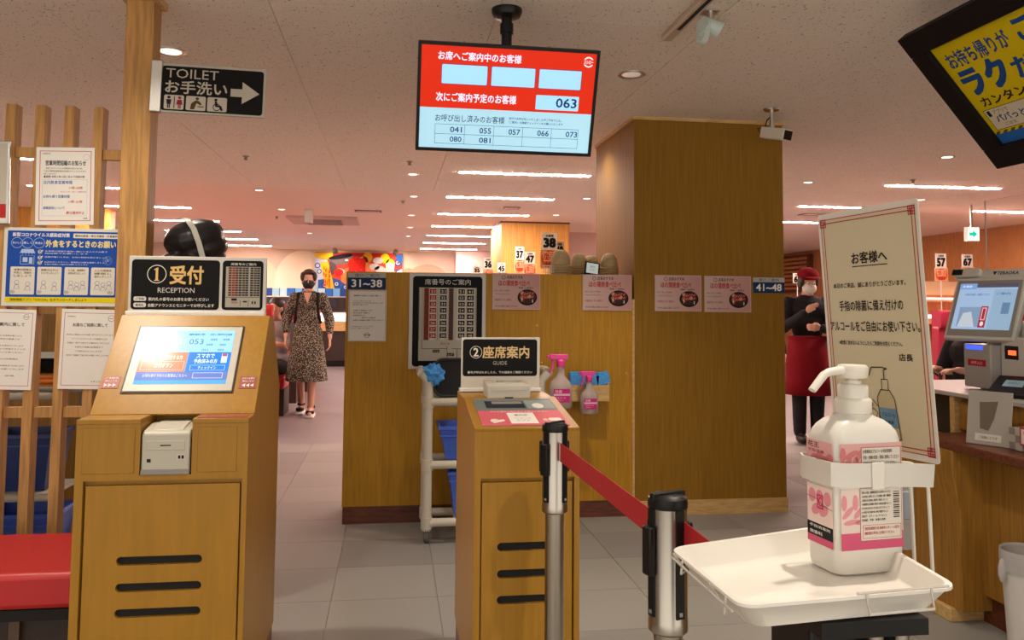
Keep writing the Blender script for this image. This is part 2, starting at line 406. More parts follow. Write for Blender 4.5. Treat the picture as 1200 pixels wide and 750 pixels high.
# mural shapes painted on the far wall
mu = Pan(5.0, 2.4, rough=0.8)
for cx, cy, rx, ry, c in ((0.13, 0.30, .10, .24, 'dccab0'), (0.33, 0.30, .12, .30, 'e6d8c2'), (0.80, 0.32, .055, .17, 'cf9f86'), (0.885, 0.30, .10, .19, 'cf9f86'), (0.70, .3, .03, .12, 'd9b59c')):
    mu.ell(cx, cy, rx, ry, c, L=mu.L + 3)
o = mu.build('trim_1', None, loc=(-1.15, 18.895, 1.25)); o['kind'] = 'structure'
# columns clad with oak boards
def column(x0, y0, x1, y1, m, capm, base=0.09):
    b = BX(x0, y0, base if base else 0, x1, y1, CEIL - 0.02)
    c = struct('column', b, m)
    struct('cornice', BX(x0 - 0.012, y0 - 0.012, CEIL - 0.022, x1 + 0.012, y1 + 0.012, CEIL), capm, c)
    if base: struct('plinth', BX(x0 - 0.006, y0 - 0.008, 0, x1 + 0.006, y1, base), LIGHTW, c)
    return c
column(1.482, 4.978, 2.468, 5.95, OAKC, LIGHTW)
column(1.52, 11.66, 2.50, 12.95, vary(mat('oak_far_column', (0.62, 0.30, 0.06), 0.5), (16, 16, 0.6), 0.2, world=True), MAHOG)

# =================================================================== CEILING LIGHTS
TUBE = mat('lit_tube', (1, .9, .85), 0.5, emit=STRIP_POWER, ecol=PINK_LIGHT)
sl = thing('strip_light', 'long recessed white strip light, the nearest in view of the middle row', 'ceiling light', (1.175, 7.38, CEIL), group='recessed strip lights of the dining room')
part('diffuser', BX(-0.6, -0.032, -0.006, 0.6, 0.032, -0.002), TUBE, sl)
fb = B()
for a in ((-.612, -.042, -.003, .612, -.034, 0), (-.612, .034, -.003, .612, .042, 0), (-.612, -.034, -.003, -.604, .034, 0), (.604, -.034, -.003, .612, .034, 0)): fb.box(*a)
part('light_frame', fb, mat('light_rim', (0.3, 0.25, 0.22), 0.8, spec=.1), sl)
ORD = ['nearest', 'second nearest', 'third nearest', 'fourth nearest', 'fifth nearest', 'sixth nearest', 'farthest']
for row, X, ks in (('middle', 1.175, range(1, 7)), ('left', -3.15, range(0, 7)), ('right', 5.33, range(0, 4))):
    for k in ks:
        if row == 'middle' and k < 1: continue
        c = copy_tree(sl); c.location = (X, 7.38 + 1.745 * k, CEIL)
        c['label'] = 'long recessed white strip light, the %s in view of the %s row' % (ORD[k], row) if k >= 0 else 'long recessed strip light of the %s row, hidden from the camera' % row
c = copy_tree(sl); c.location = (7.6, 9.15, CEIL); c['label'] = 'long recessed white strip light above the green exit sign'
def downlight(x, y, label, power=0.0, r=0.062, glow=4.0, cone=140):
    t = thing('downlight', label, 'ceiling light', (x, y, CEIL), group='round ceiling downlights')
    part('trim_ring', B().lathe([(r * .8, 0), (r * .8, -0.003), (r * 1.12, -0.006), (r * 1.18, -0.001), (r * 1.18, 0)], n=28), ALU, t)
    part('lamp_disc', B().lathe([(r * .8, -0.002), (r * .78, -0.0045), (r * 0.3, -0.009), (0.001, -0.010)], n=20), mat('lamp_face_%g' % glow, (0.9, 0.85, 0.78), 0.15, 0.3, emit=glow, ecol=(1, .78, .66)), t)
    if power:
        l = bpy.data.lights.new('lamp', 'SPOT'); l.energy = power; l.color = FRONT_LIGHT; l.spot_size = math.radians(cone); l.spot_blend = 0.9; l.shadow_soft_size = 0.035
        lo = bpy.data.objects.new('lamp', l); COL.objects.link(lo); lo.parent = t; lo.location = (0, 0, -0.02)
    return t
downlight(1.197, 4.066, 'round chrome downlight above the right side of the screen', 80, glow=0.25, cone=96)
downlight(-1.065, 4.061, 'round downlight beside the post over the toilet sign', 38, glow=1.6, cone=100)
for x, y, s in ((-1.09, 2.52, .85), (1.2, 2.5, .5), (-3.33, 2.5, .5), (3.46, 2.5, .7), (-1.07, .94, .55), (0.9, 1.2, .7), (3.46, .94, .6), (-1.07, -.62, .7), (1.2, -.62, .7), (1.28, 5.62, .16)):  # last lamp, hidden behind the monitor, is added to brighten a booth number sign
    downlight(x, y, 'round downlight overhead %.1f metres %s of the camera spot' % (abs(x), 'right' if x > 0 else 'left') if 0 else 'round downlight around the entrance, unseen by the camera', SPOT_POWER * s, glow=6)
N_ = ('nearest', 'second', 'third', 'fourth', 'farthest')
for row, pts in (('left of the middle strips', ((0.165, 7.593), (0.213, 9.17), (0.229, 11.13), (0.25, 12.9), (0.25, 14.6))), ('above the walking woman', ((-1.42, 9.0), (-1.42, 10.8), (-1.42, 12.6), (-1.42, 14.4))),
                 ('right of the middle strips', ((2.12, 8.95), (2.12, 10.7))), ('left of the right hand strips', ((4.30, 5.9), (3.9, 7.35), (3.9, 11.2))), ('right of the right hand strips', ((5.72, 8.3), (7.3, 6.6)))):
    for k, (x, y) in enumerate(pts): downlight(x, y, 'small round downlight, %s of the row %s' % (N_[k], row), 0, r=0.05, glow=3)

# =================================================================== SMALL CEILING FITTINGS
t = thing('security_camera', 'grey security camera hanging from a ceiling bracket by the column', 'camera', (2.24, 4.65, CEIL))
part('mount_plate', B().lathe([(0.001, -.012), (0.045, -.010), (0.052, 0)], n=24), CHROME, t)
part('stem', B().cyl((0, 0, 0), (0, 0, -0.10), 0.012).cyl((0, 0, -.09), (0, 0, -.125), 0.018), ALU, t)
M = Matrix.Translation((0.01, -0.02, -0.155)) @ Matrix.Rotation(math.radians(28), 4, 'Z') @ Matrix.Rotation(math.radians(14), 4, 'X')
h = part('housing', B().box(-0.04, -0.09, -0.034, 0.04, 0.08, 0.034, M=M), WHITEP, t, bev=0.006)
part('lens', B().box(-0.034, -0.096, -0.028, 0.034, -0.088, 0.026, M=M), mat('black_glass', (0.01, 0.01, 0.012), 0.08), h)
part('cable', B().tube([(0, 0, -.04), (-.03, 0, -.07), (-.035, .02, -.11), (-.075, .03, -.115), (-.05, .05, -.14), (0, .05, -.15)], 0.004, 6), BLACK, t)
t = thing('spotlight_track', 'beige ceiling track with a dark slot, its end by the screen', 'light track', (1.17, 3.42, CEIL))
d = Vector((0.09, -0.42, 0)); 
M = Matrix.Rotation(math.atan2(-d.x, d.y) + math.pi, 4, 'Z')
part('rail', B().box(-0.024, -.02, -0.03, 0.024, 0.75, 0, M=Matrix.Rotation(math.pi + 0.0, 4, 'Z')), mat('beige_metal', (0.55, 0.45, 0.35), 0.5), t, bev=0.008)
part('slot', B().box(-0.008, .14, -0.032, 0.008, 0.75, -0.029, M=Matrix.Rotation(math.pi, 4, 'Z')), DARK, t)
t = thing('spotlight', 'white ribbed spotlight head hung beside the ceiling track', 'spotlight', (1.245, 3.12, CEIL))
part('swivel', B().cyl((0, 0, 0), (0, 0, -.05), .016).box(-.03, -.03, -.01, .03, .03, 0), ALU, t)
b = B()
for k in range(5): b.cyl((-.035 + .0, -.012 + .013 * k * 0.6, -.06 - .012 * k), (-.015, .0 + .013 * k * .6, -.066 - .012 * k), .030 - .002 * k, n=16)
b.cyl((-0.02, 0, -.05), (0.04, -.01, -.085), .022, .036, n=20)
part('lamp_head', b, mat('pale_aqua_metal', (0.55, 0.62, 0.58), .4), t)
t = thing('air_conditioner', 'square ceiling air conditioner with a dark slatted grille', 'air conditioner', (-0.98, 12.0, CEIL))
part('cassette', BX(-.48, -.48, -.035, .48, .48, 0), mat('rosy_white_plastic', (0.60, 0.47, 0.43), .6), t, bev=.01)
g = part('grille_frame', BX(-.26, -.30, -.045, .26, .30, -.035), GREYD, t)
sm = BX(-.24, -.012, -.056, .24, .012, -.045).mesh('grille_slat', mat('grille_metal', (.35, .26, .24), .5), False)
for k in range(9): link('grille_slat', sm, g).location = (0, -.26 + .065 * k, 0)
t = thing('ceiling_box', 'narrow upright metal box hanging down before the air conditioner', 'sensor', (-1.08, 10.8, CEIL))
part('box', BX(-.05, -.04, -.17, .05, .04, 0), ALU, t, bev=.006); part('end_strip', BX(.035, -.045, -.165, .048, -.04, -.01), WHITEP, t)
for x, y, n_ in ((-0.33, 10.75, 'flat ceiling vent with a thin dark rim beside the air conditioner'), (1.42, 10.0, 'small oval grey ceiling vent between the middle strip lights'), (5.6, 9.9, 'long ceiling vent in front of the wooden wall on the right')):
    t = thing('ceiling_vent', n_, 'vent', (x, y, CEIL), group='ceiling vents')
    W = .9 if x > 5 else .34 if x < 0 else .2
    part('rim', BX(-W / 2, -.09, -.012, W / 2, .09, 0), mat('vent_rim', (.22, .14, .12), .6), t); part('vent_plate', BX(-W / 2 + .02, -.07, -.016, W / 2 - .02, .07, -.012), mat('rosy_white_plastic', (0.6, .47, .43), .6), t)
for x, y, q_ in ((-2.3, 8.2, 'left of the air conditioner'), (-1.2, 6.9, 'under the toilet sign side'), (.12, 6.9, 'below the hanging monitor'), (4.75, 7.0, 'beside the nearest right hand strip'), (0.1, 9.6, 'beside the middle strips'), (-1.6, 11.7, 'nearest the air conditioner grille')):
    t = thing('sprinkler', 'tiny dark sprinkler head on the ceiling, ' + q_, 'sprinkler', (x, y, CEIL), group='sprinkler heads')
    part('sprinkler_head', B().lathe([(.012, 0), (.03, -.004), (.012, -.012), (.012, -.03), (.018, -.034), (.002, -.036)], n=12), GREYD, t)
for x, y, lb in ((-1.25, 18.2, 'small ceiling spot shining on the far wall left of the banner'), (0.05, 18.2, 'small ceiling spot shining on the far wall right of the banner')):
    t = thing('ceiling_spot', lb, 'spotlight', (x, y, CEIL)); 
    part('spot_body', B().cyl((0, 0, 0), (0, 0, -.05), .03).cyl((0, -.02, -.05), (0, .06, -.09), .05, .06), GREYD, t)
    l = bpy.data.lights.new('lamp', 'SPOT'); l.energy = 22; l.color = (1, .8, .6); l.spot_size = math.radians(110); l.spot_blend = .6; l.shadow_soft_size = .04
    lo = bpy.data.objects.new('lamp', l); COL.objects.link(lo); lo.parent = t; lo.location = (0, .08, -.11); lo.rotation_euler = (math.radians(50), 0, 0)
t = thing('exit_sign', 'small lit green and white exit sign hanging on the right', 'sign', (6.55, 8.6, 2.13))
part('box', BX(-.075, -.03, -.08, .075, .03, .08), GREYP, t); part('hanger', BX(-.012, -.01, .08, .012, .01, CEIL - 2.13), ALU, t)
p = Pan(.14, .15, emit=1.2); p.rect(0, 0, 1, 1, 'e8fff0').rect(.0, .0, .62, 1, 'c8f5e4', L=2).poly([(.12, .38), (.45, .38), (.45, .2), (.85, .5), (.45, .8), (.45, .62), (.12, .62)], '10a080', L=3).build('exit_panel', t, y=-.0305)

# =================================================================== LOW PARTITION AND THINGS ON IT
YP = 4.978
t = thing('low_partition', 'low tan wooden partition carrying the seat maps and posters', 'partition', (0.6, YP, 0))
part('carcass', BX(-0.872, 0.004, 0.1, 0.868, 0.45, 1.468), OAKP, t)
for a, b_ in ((-.872, -.005), (-.0025, .868)): part('front_panel', BX(a, 0, 0.1, b_, 0.004, 1.468), OAKP, t)
part('plinth', BX(-.868, .006, 0, .868, .44, .1), MAHOG, t)
part('corner_strip', BX(.868, -.006, .1, .882, .0, 1.32), LIGHTW, t, label='pale wooden corner strip')
scr = [part('screw_cap', B().lathe([(0.001, .004), (.006, .003), (.008, 0)], n=10), mat('brass', (.6, .35, .12), .3, 1), t)]
scr[0].location = (0.27, 0, 1.155); scr[0].rotation_euler = (math.radians(90), 0, 0)
for x, z in ((.83, .865), (.30, .93), (-.2, .3)): c = scr[0].copy(); COL.objects.link(c); c.location = (x, 0, z)
Yf = YP - 0.0035
t = board('seat_map', 'large black and white seat map board on the low partition', 'sign', .3265, Yf - .008, 1.18, .457, .568, .008, mat('silver_board', (.62, .60, .56), .4))
p = Pan(.457, .568); p.rect(.045, .03, .955, .975, '0c0c0e', r=.035).text('席番号のご案内', .2, .06, .80, .12, 'd8d8d4', .0, L=2)
p.rect(.12, .145, .885, .92, 'b9b2a4', L=2).frame(.12, .145, .885, .92, .005, '202020', L=3)
for cx, c, n0 in ((.225, '8a3020', None), (.305, '9a2b2b', 21), (.44, '2a2a30', 31), (.545, '3c405c', None), (.68, '1c1c20', 51), (.795, '1c1c20', 41)):
    p.rect(cx - .03, .155, cx + .03, .70, '6a3a18' if n0 is None else 'cfc8ba', L=3)
    for k in range(8):
        y = .165 + k * .066
        if n0: p.rect(cx - .04, y, cx + .045, y + .05, c, L=4).text(str(n0 + k), cx - .026, y + .012, cx + .03, y + .04, 'e8e0d4', L=5)
        else:
            for q in range(4): p.rect(cx - .024, y + .012 * q, cx + .024, y + .012 * q + .008, c, L=4)
p.rect(.62 - .02, .155, .735, .70, 'cfc8ba', L=2.5)
for x in (.13, .17, .19, .37, .61, .87): p.line([(x, .16), (x, .70)], .003, '504a40', L=4)
p.line([(.17, .7), (.17, .79), (.5, .79)], .005, '30241c', L=4).line([(.5, .76), (.5, .92)], .005, '30241c').line([(.56, .79), (.7, .79)], .005, '30241c').line([(.63, .79), (.63, .92)], .005, '30241c')
p.rect(.31, .80, .40, .83, '1a1a1c', L=5).rect(.5, .835, .59, .865, '1a1a1c').text('現在地', .41, .725, .53, .75, 'b03030', L=5)
p.text('トイレ', .32, .805, .39, .825, 'd8d0c4', L=6).text('レジ', .515, .84, .575, .86, 'd8d0c4').build('print', t)
def numsign(x, y, z, w, h, s, lb, top):
    t = board('row_sign', lb, 'sign', x, y, z, w, h, .004, mat('sign_white', (.55, .52, .48), .5), group='blue seat row signs')
    p = Pan(w, h); p.rect(0, 0, 1, .30, 'b8b2aa').rect(0, .30, 1, 1, '16365e' if w < .5 else '16365e').text(top, .18, .05, .82, .27, '2c3c58', L=2)
    p.text(s, .1, .42, .9, .86, 'f0ece4', .02, L=2).build('print', t)
numsign(-.152, Yf - .004, 1.413, .221, .098, '31~38', 'white and navy row sign reading 31 to 38 on the partition corner', '席のご案内')
numsign(2.362, YP - .0075, 1.417, .211, .098, '41~48', 'white and blue row sign reading 41 to 48 on the column', '席のご案内')
t = board('notice_sheet', 'white notice sheet below the 31 to 38 sign', 'notice', -.146, Yf - .003, 1.208, .22, .30, .002, mat('paper', (.76, .73, .68), .7))
p = Pan(.22, .30); p.frame(.02, .01, .98, .99, .006, 'b07070').text('混雑時のお席のご利用に関して', .12, .09, .86, .12, '28241f', .01)
p.tiny([('いつもご来店いただき誠にありがとうございます', .0, .6), ('店内大変混み合いました際は下記のお願いを申し上げます', 0, 1), ('ご理解ご協力をお願いいたします', 0, .5)], .1, .20, .93, .31, '70685c')
p.tiny([('・お席のご利用は九十分', .0, .62), ('・皿は五枚まで重ねて', 0, .55), ('・お食事が済みましたら', 0, .4), ('速やかにお会計を', .3, .75), ('・お待ちのお客様にお譲りくださいますよう', 0, 1)], .1, .38, .93, .62, '3c3830')
p.tiny([('ご不便をおかけいたしますが', 0, .7), ('よろしくお願いいたします', 0, .6)], .08, .70, .9, .77, '70685c').ring(.5, .88, .05, .008, '403830').rect(.41, .87, .59, .885, '403830').build('print', t)
def foodposter(x0, x1, y, z0, z1, lb):
    w_, h_ = x1 - x0, z1 - z0
    t = board('food_poster', lb, 'poster', (x0 + x1) / 2, y, (z0 + z1) / 2, w_, h_, .002, mat('pink_paper', (.58, .38, .36), .6), group='pink grilled eel posters')
    p = Pan(w_, h_)
    for k in range(24): p.rect(.015 + k * .0405, .02, .015 + (k + 1) * .0405, .98, '%02x%02x%02x' % (204 - int(k * 0.6), 176 - int(k * 1.5), 168 - int(k * 1.4)), L=1)
    p.ring(.235, .11, .055, .014, '6c3030', L=2).text('店長おすすめ', .30, .06, .63, .15, '302020', .015, L=2).text('ほの蒲焼食べ比べ', .13, .19, .78, .35, 'b03538', .02, L=3)
    p.text('国産 一皿税込', .55, .37, .86, .42, '50303c', L=2).tiny([('香ばしく焼き上げた特製の', 0, .85), ('', 0, 0), ('こだわりのたれで仕上げました', 0, .9)], .05, .46, .42, .60, '60484a', h=.035)
    p.text('数量限定! 早い者勝ち!', .05, .70, .41, .76, '8c2c34', L=2).text('売り切れの際はご容赦くださいませ', .06, .88, .52, .93, '7c4a4a', L=2)
    p.ell(.73, .66, .205, .225, '1c1614', L=3).ell(.73, .65, .175, .18, '3a2622', L=4)
    rs = random.Random(3)
    for k in range(11):
        cx = .62 + .22 * (k % 5) / 4; cy = .55 + .085 * (k // 5) * 1.1 + rs.uniform(-.02, .02)
        p.ell(cx + rs.uniform(-.01, .01), cy, .036, .055, rs.choice(('9c3c30', 'b0564a', 'c48070', '7c2c22')), L=5 + k * .2, rot=35, n=12)
        p.line([(cx - .02, cy + .02), (cx + .02, cy - .02)], .012, 'd0a090', L=7.5)
    p.rect(.60, .68, .63, .73, 'c8d0a8', L=8).rect(.83, .72, .85, .80, 'd8d0c4', L=8)
    p.build('print', t)
foodposter(.595, .889, Yf - .003, 1.251, 1.470, 'pink grilled eel poster just right of the seat map')
foodposter(1.153, 1.464, Yf - .003, 1.250, 1.470, 'pink grilled eel poster on the partition against the column edge')
foodposter(1.613, 1.916, YP - .004, 1.248, 1.473, 'pink grilled eel poster on the left of the column face')
foodposter(1.935, 2.244, YP - .004, 1.245, 1.472, 'pink grilled eel poster on the column beside the 41 to 48 sign')
# stacks of upturned bowls
BOWL = vary(mat('tan_bowl', (.50, .38, .20), .6), (30, 30, 60), .3, .3)
for x, y, s, lb in ((1.062, 5.20, 1.12, 'tall tan ribbed bowl stack at the left end of the partition top'), (1.195, 5.26, 1.0, 'tan ribbed bowl stack behind the small tablet'), (1.295, 5.34, .95, 'tan ribbed bowl stack between tablet and column'), (1.385, 5.22, 1.0, 'tan ribbed bowl stack touching the column side')):
    t = thing('bowl_stack', lb, 'bowls', (x, y, 1.468), group='stacks of upturned tan bowls')
    for k in range(4): part('bowl_rim', B().lathe([(.060 * s, .016 * k * s + .0), (.064 * s, .016 * k * s + .006), (.057 * s, .016 * k * s + .0145 * s), (.02, .016 * k * s + .0145 * s)], n=20), BOWL, t)
    part('bowl_dome', B().lathe([(.056 * s, .064 * s), (.056 * s, .08 * s), (.050 * s, .11 * s), (.038 * s, .135 * s), (.02 * s, .148 * s), (.001, .151 * s)], n=20), BOWL, t)
t = thing('counter_tablet', 'small black tablet with a pale screen propped on the partition', 'tablet', (1.232, 5.06, 1.4685)); t.rotation_euler = (math.radians(-14), math.radians(8), 0)
part('tablet_case', BX(-.048, 0, 0, .048, .012, .088), BLACK, t, bev=.004); part('stand', BX(-.03, .012, 0, .03, .03, .05), BLACK, t)
p = Pan(.076, .066, emit=.6); p.rect(0, 0, 1, 1, 'a8b4b0').text('受付', .3, .25, .7, .45, '405050', L=2).tiny([('タッチして', 0, 1), ('ください', 0, 1)], .25, .55, .75, .8, '506060').build('screen', t, loc=(0, -.0005, .046))
t = thing('wire_basket', 'small white wire basket left of the bowl stacks', 'basket', (.965, 5.12, 1.468))
b = B()
for x in (-.03, -.015, 0, .015, .03):
    b.cyl((x, -.03, 0), (x, -.03, .06), .0012, n=5); b.cyl((x, .03, 0), (x, .03, .06), .0012, n=5)
for z in (.002, .02, .04, .06): b.tube([(-.03, -.03, z), (.03, -.03, z), (.03, .03, z), (-.03, .03, z), (-.03, -.03, z)], .0012, 5)
part('wires', b, WHITEP, t)

# wall box with cloths and spray bottles
t = thing('wooden_holder', 'small wooden box shelf fixed to the partition front', 'holder', (1.168, YP - .003, .71))
b = BX(-.126, -.11, 0, .126, -.10, .095).box(-.126, -.10, 0, .126, 0, .008).box(-.126, -.10, .008, -.118, 0, .11).box(.118, -.10, .008, .126, 0, .11).box(-.118, -.008, .008, .118, 0, .11)
part('box', b, LIGHTW, t); part('liner', BX(-.117, -.099, .088, .117, -.012, .092), BLACK, t)
for x0, x1, a, lb in ((1.06, 1.155, .0, 'folded blue cloth at the left in the wooden holder'), (1.18, 1.235, .1, 'folded blue cloth in the middle of the wooden holder'), (1.225, 1.31, -.18, 'folded blue cloth sticking out at the right of the wooden holder')):
    t = thing('folded_cloth', lb, 'cloth', ((x0 + x1) / 2, YP - .06, .803), group='blue cloths in the wooden holder'); t.rotation_euler = (0, a, 0)
    b = B(); w_ = (x1 - x0) / 2
    for k in range(4): b.box(-w_ + .004 * (k % 2), -.03 + .016 * k, 0, w_ - .003 * (k % 3), -.018 + .016 * k, .066 + .006 * ((k * 2) % 3))
    part('cloth', b, BLUEC, t, bev=.004)
def spray(x, y, z, s, lb, rz=0.0, group='pink and clear spray bottles'):
    t = thing('spray_bottle', lb, 'spray bottle', (x, y, z), rz, group)
    part('bottle_body', B().lathe([(.042, 0), (.048, .008), (.048, .085), (.040, .105), (.018, .128), (.0145, .165), (.0145, .172)], n=24, sy=.62, sx=1), mat('milky_bottle', (.62, .50, .46), .25, trans=.35, spec=.5), t).scale = (s, s, s)
    tr = part('trigger_head', B().lathe([(.017, .165), (.018, .19), (.013, .196)], n=16).box(-.046, -.012, .196, .03, .012, .216).box(-.056, -.006, .200, -.046, .006, .212).prism([(-.038, .196), (-.028, .196), (-.030, .16), (-.044, .14), (-.048, .145), (-.037, .165)], 'y', -.007, .007), PINKP, t, bev=.002); tr.scale = (s, s, s)
    p = Pan(.066, .055, eps=.0004); p.rect(0, 0, 1, 1, 'c8307c').rect(0, .35, 1, .5, 'f0b8d0', L=2).text('除菌', .1, .08, .5, .3, 'f8e0ec', L=2).tiny([('アルコール', 0, .8), ('スプレー', 0, .6)], .1, .6, .9, .95, 'f4d0e0')
    part('hook', B().tube([(0, -.01, .19 * s), (0, .04, .19 * s), (0, .075, .185 * s)], .003, 6), PINKP, t)
    lbp = p.build('label', t, loc=(0, -.030 * s - .0005, .052 * s)); lbp.scale = (s, 1, s)
spray(1.158, YP - .165, .645, 1.14, 'pink topped spray bottle hanging in front of the wooden holder')
spray(0.925, 4.52, .715, 1.36, 'larger spray bottle with a pink trigger hung on the ivory cart handle', rz=0)

# =================================================================== WHITE PIPE CART
PIPE = mat('ivory_pipe', (.56, .50, .41), .35)
t = thing('pipe_cart', 'ivory pipe cart on casters behind the guide kiosk', 'cart', (.5, 4.6, 0))
xl, xr, yf, yb = -.3, .32, -.06, .17
for x in (xl, xr):
    for y in (yf, yb):
        b = B().tube([(x, y, .07), (x, y, .86), (x + (-.035 if x < 0 else .04), y - .0, .905)], .026, 14)
        part('post', b, PIPE, t)
for z in (.75, .415, .11):
    part('shelf_rail', B().cyl((xl, yf, z), (xr, yf, z), .0225).cyl((xl, yb, z), (xr, yb, z), .0225), PIPE, t)
    for x in (xl, xr, xl + .17, .1):
        part('cross_rail', B().cyl((x, yf, z), (x, yb, z), .019, n=12), PIPE, t)
    for x in (xl, xr):
        for y in (yf, yb): part('pipe_joint', B().cyl((x, y, z - .03), (x, y, z + .03), .031, n=16).cyl((x, y, z), (x + (.03 if x < 0 else -.03), y, z), .028, n=14), PIPE, t)
part('handle', B().tube([(xr + .04, yf, .905), (xr + .045, (yf + yb) / 2, .91), (xr + .04, yb, .905)], .026, 12), PIPE, t)
part('handle', B().tube([(xl - .035, yf, .905), (xl - .04, (yf + yb) / 2, .91), (xl - .035, yb, .905)], .026, 12), PIPE, t)
for x in (xl, xr):
    for y in (yf, yb):
        c = part('caster', B().cyl((x, y, .07), (x, y, .10), .026, n=12).prism([(y - .02, .07), (y + .03, .07), (y + .035, .03), (y + .02, .025)], 'x', x - .016, x - .012).prism([(y - .02, .07), (y + .03, .07), (y + .035, .03), (y + .02, .025)], 'x', x + .012, x + .016), CHROME, t)
        part('wheel', B().cyl((x - .011, y + .022, .042), (x + .011, y + .022, .042), .042, n=24), mat('grey_rubber', (.12, .11, .10), .6), c)
        part('hub', B().cyl((x - .013, y + .022, .042), (x + .013, y + .022, .042), .024, n=16), CHROME, c)
def basket(x, y, z, w_, d_, h_, lb, m=BLUEB, group='blue plastic baskets', rows=4):
    t = thing('plastic_basket', lb, 'basket', (x, y, z), group=group)
    b = B(); k = .82
    def ringp(sx, sy, zz): return [(-sx, -sy, zz), (sx, -sy, zz), (sx, sy, zz), (-sx, sy, zz)]
    o_ = ringp(w_ / 2 * k, d_ / 2 * k, 0) + ringp(w_ / 2, d_ / 2, h_) + ringp(w_ / 2 - .006, d_ / 2 - .006, h_) + ringp(w_ / 2 * k - .006, d_ / 2 * k - .006, .006)
    fs = [(0, 3, 2, 1), (12, 13, 14, 15)] + [(a * 4 + i, a * 4 + (i + 1) % 4, a * 4 + 4 + (i + 1) % 4, a * 4 + 4 + i) for a in range(3) for i in range(4)]
    part('basket_body', b.add(o_, fs), m, t)
    part('rim', B().box(-w_ / 2 - .008, -d_ / 2 - .008, h_ - .02, w_ / 2 + .008, -d_ / 2, h_).box(-w_ / 2 - .008, d_ / 2, h_ - .02, w_ / 2 + .008, d_ / 2 + .008, h_).box(-w_ / 2 - .008, -d_ / 2, h_ - .02, -w_ / 2, d_ / 2, h_).box(w_ / 2, -d_ / 2, h_ - .02, w_ / 2 + .008, d_ / 2, h_), m, t, bev=.003)
    part('band', B().box(-w_ / 2 + .0, -d_ / 2 - .004, h_ - .055, w_ / 2, -d_ / 2 + .006, h_ - .045), m, t)
    return t
basket(.475, 4.66, .4405, .42, .26, .18, 'blue plastic basket on the middle shelf of the pipe cart')
basket(.50, 4.66, .1355, .36, .24, .24, 'deep blue plastic basket on the lowest shelf of the pipe cart')
t = thing('black_tray', 'black round-edged tray leaning on the top of the pipe cart', 'tray', (.345, 4.60, .775)); t.rotation_euler = (math.radians(-20), 0, 0)
b = B().prism(rrect(-.11, 0, .11, .21, .05, 6), 'y', 0, .02)
part('tray_body', b, BLACK, t, bev=.004); part('rim', B().tube([(x, -.004, z) for x, z in rrect(-.11, 0, .11, .21, .05, 5)] + [(.11, -.004, .16)], .007, 8), mat('black_rubber', (.025, .022, .02), .5), t)
t = thing('crumpled_cloth', 'crumpled bright blue cloth hung over the left end of the pipe cart', 'cloth', (.225, 4.55, .88))
b = B(); rs = random.Random(5); nb = 26; kb = 13; vb = []
for j in range(kb + 1):
    ph = math.pi * j / kb
    for i in range(nb):
        a = 2 * math.pi * i / nb; q = 1 + .15 * math.sin(5 * a + 1.3 * j) * math.sin(ph) + .14 * math.sin(3 * a - 2.1 * j) + rs.uniform(-.08, .08)
        vb.append((.058 * q * math.sin(ph) * math.cos(a), .05 * q * math.sin(ph) * math.sin(a), .018 + .055 * q * math.cos(ph)))
b.add(vb, [(j * nb + i, (j + 1) * nb + i, (j + 1) * nb + (i + 1) % nb, j * nb + (i + 1) % nb) for j in range(kb) for i in range(nb)])
part('cloth', b, BLUEC, t)

# =================================================================== RECEPTION KIOSK (1)
def slot(x0, x1, z, r=.0118): return [(x1 - r + r * math.cos(a), z + r * math.sin(a)) for a in [math.radians(-90 + 22.5 * i) for i in range(9)]] + [(x0 + r + r * math.cos(a), z + r * math.sin(a)) for a in [math.radians(90 + 22.5 * i) for i in range(9)]]
KX0, KX1, KY0, KY1 = -0.844, -0.392, 2.42, 3.05
t = thing('reception_kiosk', 'left oak kiosk with a sloped touch screen panel', 'kiosk', (KX0, KY0, 0), group=None)
W = KX1 - KX0; D = KY1 - KY0
top = [(.10, .935), (.12, .945), (.352, 1.232), (.425, 1.232), (D, .99), (D, .17), (.02, .17), (.02, .80)]
b = B()
b.prism([(0.02, .17), (0.02, .945), (.10, .945), (.10, .955), (.352, 1.234), (.425, 1.234), (D, .985), (D, .17)], 'x', 0, .166)
b.prism([(0.02, .17), (0.02, .80), (.16, .80), (.16, .955), (.10, .955), (.352, 1.234), (.425, 1.234), (D, .985), (D, .17)], 'x', .166, .302)
b.prism([(0.02, .17), (0.02, .945), (.10, .945), (.10, .955), (.352, 1.234), (.425, 1.234), (D, .985), (D, .17)], 'x', .302, W)
part('carcass', b, OAKK, t)
b = B().box(0, 0, .17, .022, .02, .945).box(W - .014, 0, .17, W, .02, .945).box(.022, 0, .792, .166, .02, .945).box(.302, 0, .792, W - .014, .02, .945).box(.166, 0, .792, .302, .02, .806).box(.022, 0, .17, W - .014, .02, .20)
part('front_frame', b, OAKK, t)
for a_, c_ in ((0, .166), (.302, W)): part('ledge', BX(a_, -.003, .945, c_, .098, .958), OAKK, t, bev=.0015)
pass
for a, c in ((.018, .152), (.318, W - .03)): part('inset_panel', BX(a, -.0025, .812, c, 0, .935), OAKK, t, bev=.001)
b = plate([(.028, .205), (W - .02, .205), (W - .02, .778), (.028, .778)], [slot(.113, .337, z) for z in (.436, .504, .575)], .012, .006)
part('door', b, OAKK, t)
part('vent_backing', BX(.09, .0185, .41, .36, .0199, .60), DARK, t)
part('plinth', BX(.004, .004, 0, W - .004, D - .004, .17), MAHOG, t)
